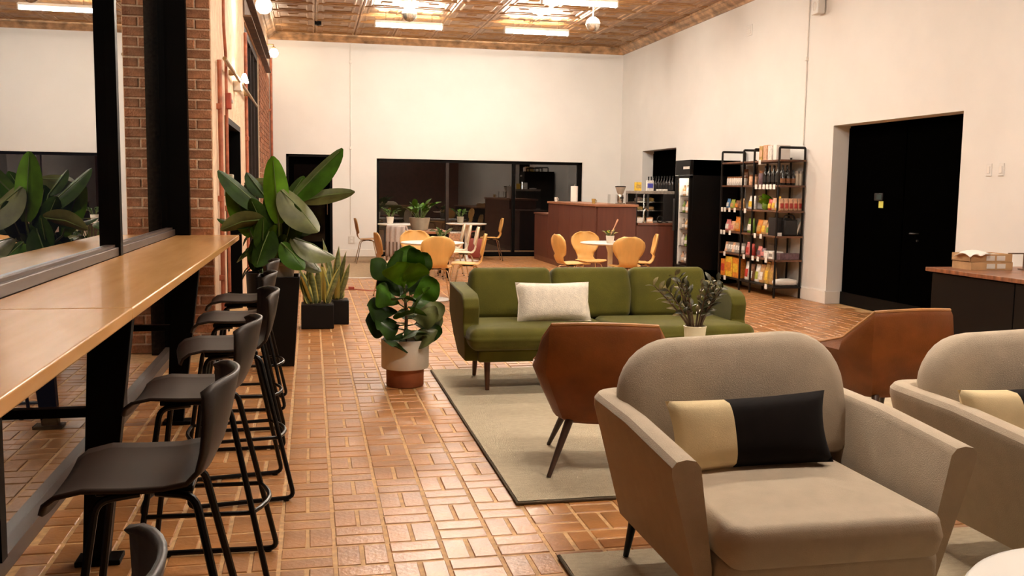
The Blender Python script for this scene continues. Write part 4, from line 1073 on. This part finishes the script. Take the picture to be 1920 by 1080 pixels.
MB().box(-W_, -W_ + .006, -D_ + .03, D_ - .02, .03, H_ - .05).build('glass_side', 'pane_cooler', t, smooth=False)
for i, (x, z, m) in enumerate(((-.22, .03, 'pk_tan'), (-.03, .03, 'pk_brown'), (-.21, .198, 'pk_gold'), (-.02, .198, 'pk_tan'), (-.2, .338, 'pk_grey'), (-.02, .338, 'pk_gold'))):
    p = thing('pastry', 'pastry loaf inside the glass pastry case', 'pastry', at_c(1.01 + x, .30, .90 + z), 0, 'pastries in the case')
    MB().soft(0, 0, .035, .12, .18, .06, rc=.03, re=.02, crown=.01, n=3).build('crust', m, p, ang=180); MB().box(-.065, .065, -.10, .10, 0, .008).build('tray', 'steel_bright', p)
def small_box(name, label, cat, loc, w, d, h, m, band=None, rz=0, group=None, lean=0):
    t = thing(name, label, cat, loc, rz, group)
    if lean: t.rotation_euler = (lean, 0, rz)
    MB().box(-w / 2, w / 2, -d / 2, d / 2, 0, h).build('carton', m, t, bev=min(.004, w * .1, d * .1))
    if band: MB().box(-w * .4, w * .4, -d / 2 - .0015, -d / 2 + .001, h * .28, h * .72).build('label_panel', band, t, smooth=False)
    return t
small_box('carton', 'small yellow carton on top of the pastry case', 'box', at_c(.80, .35, 1.42), .10, .08, .14, 'pk_yellow', 'pk_gold')
small_box('card_display', 'blue and white card display on top of the pastry case', 'card', at_c(.99, .30, 1.42), .12, .05, .17, 'pk_white', 'pk_cobalt')
small_box('bar_towel', 'folded pale cloth on top of the pastry case beside the passage', 'cloth', at_c(1.20, .3, 1.42), .16, .12, .03, 'pk_white', None)
for i, (x, m) in enumerate(((.74, 'pk_white'), (.90, 'pk_peach'))): small_box('price_card', ['white price card on the low counter by its tall side', 'pinkish price card on the low counter beside the white one'][i], 'card', at_c(x, .02, .90), .11, .012, .085, m, 'paper')
t = thing('black_strainer', 'black round handled strainer lying on the low counter', 'strainer', at_c(1.08, .02, .902))
MB().tube(arc((0, .055), .05, 0, 2 * PI * 15 / 16, 16, 'xz'), .010, 6, loop=True).build('ring', 'pk_black', t); MB().tube([(.045, 0, .03), (.14, 0, .008)], .008, 6).build('handle', 'pk_black', t)
t = thing('tap_tower', 'small chrome tap beside the pastry case', 'tap', at_c(.80, -.005, .90))
MB().tube(rounded([(0, 0, 0), (0, 0, .20), (.03, 0, .24), (.06, 0, .20)], .03), .012).build('spout', 'chrome', t); MB().lathe([(.03, 0), (.03, .02)], 16).build('base', 'chrome', t)
# wine bottles in the dark passage
sh = thing('bottle_shelf', 'dark shelf in the passage behind the counter holding bottles', 'shelf', (6.62, 17.2, 1.36))
MB().box(-.10, .10, -.62, .95, 0, .03).build('board', 'fridge_black', sh, bev=.003)
for y in (-.5, .8): MB().box(.06, .10, y - .02, y + .02, -.14, 0).build('bracket', 'black_steel', sh)
def bottle(name, label, cat, loc, r, h, m, lab, group=None, cap='pk_black'):
    t = thing(name, label, cat, loc, 0, group)
    MB().lathe([(r * .9, 0), (r, .01), (r, h * .58), (r * .75, h * .68), (r * .36, h * .76), (r * .34, h * .93)], 14).build('body', m, t)
    MB().lathe([(r * .40, h * .92), (r * .40, h), (r * .2, h + .002)], 12).build('cap', cap, t)
    MB().lathe([(r * 1.015, h * .16), (r * 1.015, h * .46)], 14, cap0=False, cap1=False).build('label_band', lab, t)
    return t
wb0 = bottle('wine_bottle', 'dark wine bottle in the row standing in the dark passage', 'bottle', (6.58, 16.75, 1.39), .038, .31, 'bottle_wine', 'pk_black', 'wine bottles in the passage')
for k in range(1, 10): copy_tree(wb0, (6.58, 16.75 + k * .145, 1.39))

# ================================================================= COOLER
FX0, FY0, FH = 5.64, 13.66, 1.90
t = thing('drinks_cooler', 'tall black upright drinks cooler with a glass door beside the counter', 'cooler', (FX0, FY0, 0))
Wd, Dp = .60, .82
MB().box(.05, Dp, 0, .03, .02, FH).box(.05, Dp, Wd - .03, Wd, .02, FH).box(Dp - .03, Dp, 0, Wd, .02, FH).box(.05, Dp, 0, Wd, FH - .24, FH).box(.05, Dp, 0, Wd, .02, .22).build('cabinet', 'fridge_black', t, bev=.004)
MB().box(-.0, .05, .0, Wd, FH - .23, FH).build('header', 'fridge_black', t, bev=.006)
MB().box(-.003, .0, Wd * .05, Wd * .45, FH - .14, FH - .10).build('emblem', 'pk_white', t, smooth=False)
MB().box(0, .05, 0, .045, .22, FH - .24).box(0, .05, Wd - .045, Wd, .22, FH - .24).box(0, .05, 0, Wd, .22, .27).box(0, .05, 0, Wd, FH - .28, FH - .24).build('door_frame', 'fridge_black', t, bev=.003)
MB().box(.02, .026, .045, Wd - .045, .27, FH - .28).build('door_glass', 'pane_cooler', t, smooth=False)
MB().box(-.03, 0, Wd - .04, Wd - .01, .8, 1.3).build('handle', 'pk_dkgrey', t, bev=.006)
MB().box(0, .05, 0, Wd, .02, .21).build('kick_panel', 'fridge_black', t, bev=.004)
for z in (.30, .56, .82, 1.08, 1.34): MB().box(.07, Dp - .04, .04, Wd - .04, z, z + .012).build('shelf', 'steel_bright', t, smooth=False)
MB().box(.06, .10, .06, Wd - .06, 1.635, 1.66).build('lamp_strip', 'cooler_glow', t, smooth=False)
MB().box(.52, .53, .035, Wd - .035, .27, 1.64).build('back_liner', 'white_trim', t, smooth=False)
MB().box(.055, .52, Wd - .045, Wd - .032, .27, 1.64).build('side_liner', 'white_trim', t, smooth=False)
MB().box(.052, .066, .032, .046, .30, 1.62).build('lamp_strip', 'cooler_glow', t, smooth=False)
zz = ['lowest', 'second', 'third', 'fourth', 'top']
for i, z in enumerate((.312, .572, .832, 1.092, 1.352)):
    for k in range(4):
        m = ['pk_white', 'pk_tan', 'pk_grey', 'pk_peach', 'pk_green'][(i * 2 + k) % 5]
        bottle('drink_bottle', 'drink bottle on the %s shelf inside the black cooler' % zz[i], 'bottle', (FX0 + .12, FY0 + .10 + k * .125, z), .033, .19 if i % 2 else .16, m, 'pk_white', 'drinks on the %s cooler shelf' % zz[i], 'pk_brown')

# ================================================================= SHELF RACK
SX0, SX1 = 6.10, 6.47
YA = [13.53, 12.80, 12.46, 11.73]
LV = [1.86, 1.52, 1.18, .84, .52, .16]
t = thing('shelf_rack', 'tall dark steel shelf rack with wooden shelves against the white wall', 'shelf rack', (0, 0, 0))
for y in YA:
    MB().tube(rounded([(SX0, y, 0), (SX0, y, 2.02), (SX1, y, 2.02), (SX1, y, 0)], .02, 3), .017, 6).build('ladder_frame', 'rack_steel', t)
for i, z in enumerate(LV):
    for a, b in ((YA[0] + .03, YA[1] - .06), (YA[1] - .06, YA[3] - .04)):
        MB().box(SX0 - .005, SX1 + .005, min(a, b) + .002, max(a, b) - .002, z - .025, z).build('shelf_board', 'rack_wood' if i != 5 else 'rack_steel', t, bev=.003)
for y0, y1 in ((YA[0], YA[1]), (YA[2], YA[3])):
    MB().box(SX1 - .01, SX1, (y0 + y1) / 2 - .02, (y0 + y1) / 2 + .02, .1, 1.9).build('back_brace', 'rack_steel', t)
tags = [(1, 12.36), (1, 12.24), (1, 12.13), (1, 12.03), (1, 11.93), (1, 11.83), (0, 12.28), (2, 13.46), (2, 13.36), (2, 13.20), (2, 13.02), (2, 12.68), (3, 13.46), (3, 13.36), (3, 13.16), (3, 12.34), (3, 12.16), (4, 13.32), (4, 12.66), (4, 12.38), (4, 12.22), (4, 11.98), (5, 13.46), (5, 13.28), (5, 11.95)]
for l, y in tags: MB().box(SX0 - .012, SX0 - .006, y - .032, y + .032, LV[l] - .055, LV[l] + .01).build('price_tag', 'paper', t, smooth=False)

def pouch(label, loc, w, d, h, m, lab='pk_white', rz=-PI / 2, group=None, lean=0., nm='snack_bag'):
    """stand-up bag: full belly, crimped top; its front faces local -y"""
    t = thing(nm, label, 'bag', loc, rz, group); t.rotation_euler = (lean, 0, rz)
    rgs = []
    for z, f, g in ((0, .92, .8), (.05, 1, 1), (.35, 1, .92), (.65, .97, .62), (.88, .95, .15), (.90, 1, .06), (1, 1, .05)):
        rgs.append([(w / 2 * f * math.cos(a) * (abs(math.cos(a)) ** -.35 if abs(math.cos(a)) > .02 else 1), d / 2 * g * math.sin(a), h * z) for a in [2 * PI * k / 16 for k in range(16)]])
    MB().rings(rgs).build('pack', m, t, ang=60)
    MB().grid(lambda u, v: (w * .36 * (u * 2 - 1), -d / 2 * (.98 - .25 * (v) ** 2) * math.sqrt(max(.05, 1 - (.62 * (u * 2 - 1)) ** 2)) - .002, h * (.18 + .42 * v)), 4, 4).build('label_panel', lab, t)
    return t
X_ = SX0 + .085
def Z(l): return LV[l]
# top shelf: cartons
for k, (y, w, h, m, l) in enumerate(((12.33, .10, .20, 'pk_gold', 'tall tan carton with orange front on the top shelf of the rack'), (12.20, .12, .21, 'pk_peach', 'tall peach and tan carton on the top shelf of the rack'),
                                     (12.06, .12, .20, 'pk_white', 'tall white carton on the top shelf of the rack, beside the peach one'), (11.92, .10, .20, 'paper', 'tall white carton on the top shelf of the rack, at the ladder end'))):
    small_box('carton', l, 'box', (X_ + .04, y, Z(0)), w, .2, h, m, 'pk_peach' if k < 2 else None, -PI / 2)
# second shelf: jars, dark bottles, clear jars
def jar(label, loc, r, h, m, lid, group=None):
    t = thing('jar', label, 'jar', loc, 0, group)
    MB().lathe([(r * .9, 0), (r, .008), (r, h * .78), (r * .8, h * .84)], 14).build('body', m, t); MB().lathe([(r * .86, h * .83), (r * .86, h), (r * .8, h + .002)], 14).build('lid', lid, t); return t
j0 = None
for k in range(8):
    y = 13.45 - k * .077
    if j0 is None: j0 = jar('white labelled jar in the row on the second shelf, far bay', (X_, y, Z(1)), .033, .125, 'pk_white', 'pk_brown', 'white jars on the second shelf')
    else: copy_tree(j0, (X_, y, Z(1)))
jar('pinkish jar in the middle bay of the second shelf, by the far post', (X_, 12.70, Z(1)), .037, .15, 'pk_peach', 'pk_brown'); jar('pinkish jar in the middle bay of the second shelf, by the near post', (X_, 12.58, Z(1)), .037, .15, 'pk_peach', 'pk_brown')
pouch('brown coffee bag with white top behind the white jars', (X_ + .16, 13.22, Z(1)), .15, .09, .24, 'pk_brown', 'pk_white')
jar('dusty pink tin beside the dark bottles on the second shelf', (X_, 12.38, Z(1)), .045, .20, 'pk_purple', 'pk_brown')
b0 = None
for k in range(9):
    p = (X_ + .10 * (k % 2), 12.28 - k * .061, Z(1))
    if b0 is None: b0 = bottle('dark_bottle', 'dark bottle in the cluster on the second shelf, closest bay', 'bottle', p, 0.036, .27, 'bottle_dark', 'pk_dkgrey', 'dark bottles on the second shelf')
    else: copy_tree(b0, p)
for k in range(3): bottle('dark_bottle', 'dark stout bottle at the ladder end of the second shelf', 'bottle', (X_ + .0 + k * .075, 11.68 + .10, Z(1)), 0.034, .20, 'bottle_dark', 'pk_brown', 'stout bottles at the ladder end')
for k in range(3): jar('tall clear jar at the wall end of the second shelf', (X_ + .20 + k * .055, 11.80 - .02, Z(1)), .027, .19, 'jar_glass', 'pk_grey', 'clear jars at the wall end')
# third shelf
pouch('small blue bag on the third shelf of the rack', (X_, 13.42, Z(2)), .10, .07, .14, 'pk_blue', 'pk_white'); pouch('small lime bag on the third shelf of the rack', (X_, 13.27, Z(2)), .13, .08, .13, 'pk_lime', 'pk_tan')
pouch('small brown bag on the third shelf, the one by the lime bag', (X_, 13.11, Z(2)), .13, .08, .12, 'pk_brown', 'pk_orange'); pouch('small tan bag on the third shelf, beside the ladder post', (X_, 12.96, Z(2)), .12, .08, .15, 'pk_tan', 'pk_brown')
pouch('white and yellow bag on the third shelf in the narrow middle bay', (X_, 12.63, Z(2)), .20, .09, .19, 'pk_white', 'pk_yellow')
t = thing('lettuce_bunch', 'big bunch of green leaves on the third shelf', 'vegetable', (X_ + .02, 12.28, Z(2)))
rr = random.Random(8)
for k in range(16):
    a = rr.uniform(0, 2 * PI); z0 = rr.uniform(0.02, .12); mb = MB()
    leaf_mesh(mb, (math.cos(a) * .02, math.sin(a) * .05, z0), (math.cos(a) * .09, math.sin(a) * .16, z0 + rr.uniform(.06, .14)), .13, 'oval', .12, .3, rr.uniform(-.6, .6), 6, 4)
    mb.build('leaf', 'pk_lime' if k % 2 else 'leaf_bright', t, ang=180)
MB().lathe([(.03, 0), (.05, .03), (.045, .10), (.02, .14)], 14).build('heart', 'pk_green', t)
for k, (y, m, l2) in enumerate(((12.08, 'pk_red', 'pk_yellow'), (11.97, 'pk_peach', 'pk_yellow'), (11.86, 'pk_yellow', 'pk_white'))):
    pouch(['red and yellow snack bag beside the green bunch', 'peach snack bag on the third shelf, second from the green bunch', 'yellow and white snack bag on the third shelf, next to the ladder end'][k], (X_, y, Z(2)), .11, .07, .15 + .02 * k, m, l2)
p0 = None
for k in range(5):
    p = (X_ + k * .068, 11.79, Z(2))
    if p0 is None: p0 = pouch('red and white snack packet in the row at the ladder end, third shelf', p, .065, .06, .165, 'pk_peach', 'pk_red', 0, 'red snack packets at the ladder end')
    else: copy_tree(p0, p)
# fourth shelf
for k, (y, m, l2, w, h) in enumerate(((13.40, 'pk_pink', 'pk_white', .15, .17), (13.24, 'pk_peach', 'pk_pink', .13, .15), (13.06, 'pk_orange', 'pk_tan', .20, .22), (12.64, 'pk_green', 'pk_white', .19, .21), (12.36, 'pk_orange', 'pk_gold', .15, .20), (12.22, 'pk_tan', 'pk_yellow', .14, .20), (12.08, 'pk_peach', 'pk_green', .13, .17))):
    pouch(['pink snack bag at the far end of the fourth shelf', 'peach snack bag second from the far end of the fourth shelf', 'large orange snack bag on the fourth shelf, far bay', 'green and white snack bag on the fourth shelf, narrow middle bay',
           'orange and gold snack bag on the fourth shelf, beside the middle post', 'tan snack bag on the fourth shelf, between orange and peach bags', 'peach and green snack bag on the fourth shelf next to the black box'][k], (X_, y, Z(3)), w, .09, h, m, l2)
small_box('black_box', 'square black box on the fourth shelf before the ladder post', 'box', (X_ + .06, 11.92, Z(3)), .20, .24, .24, 'pk_dkgrey', None, -PI / 2)
t = thing('black_handbag', 'black bag with handle at the ladder end of the fourth shelf', 'bag', (X_ + .13, 11.80, Z(3)))
MB().box(-.10, .10, -.06, .04, 0, .22).build('body', 'pk_black', t, bev=.02, seg=3); MB().tube(rounded([(-.08, 0, .20), (-.07, 0, .28), (.07, 0, .28), (.08, 0, .20)], .04), .010).build('handle', 'pk_black', t)
t = thing('hair_dryer', 'black handled gadget with cord hanging off the fourth shelf corner', 'gadget', (X_ + .27, 11.79, Z(3)))
MB().tube([(-.04, 0, .02), (.03, 0, .19)], [.026, .02]).build('barrel', 'jar_glass', t); MB().tube([(-.02, 0, .018), (.11, -.03, .016), (.13, -.08, -.03)], .018).build('handle', 'pk_black', t)
small_box('folded_paper', 'crumpled white label card at the ladder end of the fourth shelf', 'card', (SX0 + .05, 11.745, Z(3)), .07, .012, .045, 'paper', None)
# fifth shelf
for k in range(6): small_box('flat_packet', 'flat grey and pink packet leaning in the row on the fifth shelf, far bay', 'packet', (X_ + .02, 13.42 - k * .085, Z(4) + .002), .14, .03, .15, ['pk_peach', 'pk_grey', 'pk_grey'][k % 3], 'pk_white', -PI / 2 + .5, 'leaning packets on the fifth shelf', -.25)
for k, (y, m, l2) in enumerate(((12.70, 'pk_pink', 'pk_red'), (12.58, 'pk_red', 'pk_pink'), (12.34, 'pk_pink', 'pk_purple'), (12.22, 'pk_purple', 'pk_pink'))):
    pouch(['pink snack bag on the fifth shelf, narrow middle bay, far side', 'red snack bag on the fifth shelf, narrow middle bay, near side', 'pink and purple snack bag on the fifth shelf past the middle post', 'purple snack bag on the fifth shelf beside the white cartons'][k], (X_, y, Z(4)), .12, .08, .19 - .02 * k, m, l2)
small_box('carton', 'small white carton on the fifth shelf, farther of two', 'box', (X_ + .02, 12.06, Z(4)), .12, .16, .10, 'pk_white', 'paper', -PI / 2); small_box('carton', 'small white carton on the fifth shelf, by the ladder post', 'box', (X_ + .02, 11.92, Z(4)), .12, .16, .10, 'paper', 'pk_grey', -PI / 2)
small_box('flat_box', 'flat dull purple box at the ladder end of the fifth shelf', 'box', (X_ + .14, 11.80, Z(4)), .30, .12, .085, 'pk_purple', None)
# bottom shelf
small_box('snack_carton', 'orange carton at the far end of the bottom shelf', 'box', (X_, 13.44, Z(5)), .14, .12, .25, 'pk_orange', 'pk_red', -PI / 2)
small_box('snack_carton', 'yellow carton on the bottom shelf beside the orange one', 'box', (X_, 13.24, Z(5)), .22, .12, .30, 'pk_yellow', 'pk_orange', -PI / 2)
small_box('snack_carton', 'amber carton on the bottom shelf next to the second ladder', 'box', (X_, 13.00, Z(5)), .20, .12, .29, 'pk_orange', 'pk_yellow', -PI / 2)
for k, (y, m, l2, h) in enumerate(((12.68, 'pk_white', 'pk_red', .27), (12.54, 'pk_brown', 'pk_white', .24), (12.36, 'pk_white', 'pk_lime', .25), (12.22, 'pk_tan', 'pk_white', .26), (12.07, 'pk_gold', 'pk_yellow', .31), (11.93, 'pk_tan', 'pk_gold', .32))):
    pouch(['white and red bag on the bottom shelf, narrow middle bay', 'brown bag on the bottom shelf, narrow middle bay', 'white and lime bag on the bottom shelf past the middle post', 'tan and white bag on the bottom shelf, second past the middle post', 'tall gold bag on the bottom shelf', 'tall tan bag on the bottom shelf before the ladder post'][k], (X_, y, Z(5)), .13, .10, h, m, l2)
t = thing('flour_sack', 'flat white sack lying at the ladder end of the bottom shelf', 'sack', (X_ + .12, 11.82, Z(5)))
MB().soft(0, 0, .045, .34, .15, .08, rc=.05, re=.035, crown=.015, n=3).build('sack', 'paper', t, ang=180); MB().box(.10, .16, -.05, .05, .03, .06).build('label_panel', 'pk_yellow', t, bev=.01)

# ================================================================= DESK AT THE SIDE WALL
t = thing('reception_desk', 'dark desk with a brown wooden top before the white side wall', 'desk', (5.36, 7.50, 0))
for k in range(3): MB().box(0 + k * .378, (k + 1) * .378 - .002, -4.2, 0, .745, .78).build('top_plank', 'desk_top', t, bev=.003)
MB().box(.05, 1.10, -4.15, -.06, .0, .745).build('carcass', 'fridge_black', t, smooth=False)
for k in range(4): MB().box(.03, .05, -4.13 + k * 1.02, -4.13 + (k + 1) * 1.02 - .01, .06, .735).build('side_panel', 'fridge_black', t, bev=.004)
MB().box(.06, 1.09, -.06, -.045, .06, .735).build('end_panel', 'fridge_black', t, bev=.004)
def tray(label, loc, rz):
    t = thing('cardboard_tray', label, 'box', loc, rz, 'cardboard trays on the desk')
    w, d, h = .40, .26, .068
    MB().box(-w / 2, w / 2, -d / 2, d / 2, 0, .004).box(-w / 2, w / 2, -d / 2, -d / 2 + .005, 0, h).box(-w / 2, w / 2, d / 2 - .005, d / 2, 0, h).box(-w / 2, -w / 2 + .005, -d / 2, d / 2, 0, h).box(w / 2 - .005, w / 2, -d / 2, d / 2, 0, h).build('tray', 'cardboard', t, smooth=False)
    MB().box(-w / 2 + .006, w / 2 - .006, -d / 2 + .006, d / 2 - .006, .045, .058).build('packing', 'paper', t, bev=.004)
    for a, b in ((-.05, .03), (.05, .13)): MB().box(a, b, -d / 2 - .002, -d / 2 + .001, .012, h - .014).build('label_panel', 'outlet', t, smooth=False)
    return t
tr = tray('shallow cardboard tray on the desk, lower of the two', (5.76, 7.28, .78), -.04)
copy_tree(tr, (5.755, 7.285, .849), -.03, 'shallow cardboard tray on the desk, upper of the two')
t = thing('crumpled_paper', 'crumpled white paper sticking out of the upper cardboard tray', 'paper', (5.62, 7.25, .915))
MB().grid(lambda u, v: (-.10 + .20 * u - .0, -.12 + .22 * v, .012 * math.sin(9 * u + 4 * v) + .02 * math.sin(3 * v) - .035 * max(0, .35 - u) * 2), 12, 12).build('sheet', 'paper', t, solid=.003, ang=180)
t = thing('metal_stand', 'thin metal frame stand on the desk beside the cardboard trays', 'stand', (6.05, 7.20, .78))
MB().tube(rounded([(-.10, 0, .14), (.06, 0, .14), (.06, 0, .006), (.06, -.10, .006)], .01), .006, 6).build('frame', 'rust_steel', t); MB().box(.02, .10, -.12, .02, 0, .006).build('foot', 'rust_steel', t)
t = thing('desk_pad', 'thin dark brown folder lying on the desk near the wall', 'folder', (6.20, 7.0, .78))
MB().box(-.10, .10, -.35, .10, 0, .012).build('cover', 'desk_top', t, bev=.003); MB().box(-.095, .095, -.34, .09, .012, .018).build('sheet', 'paper', t)
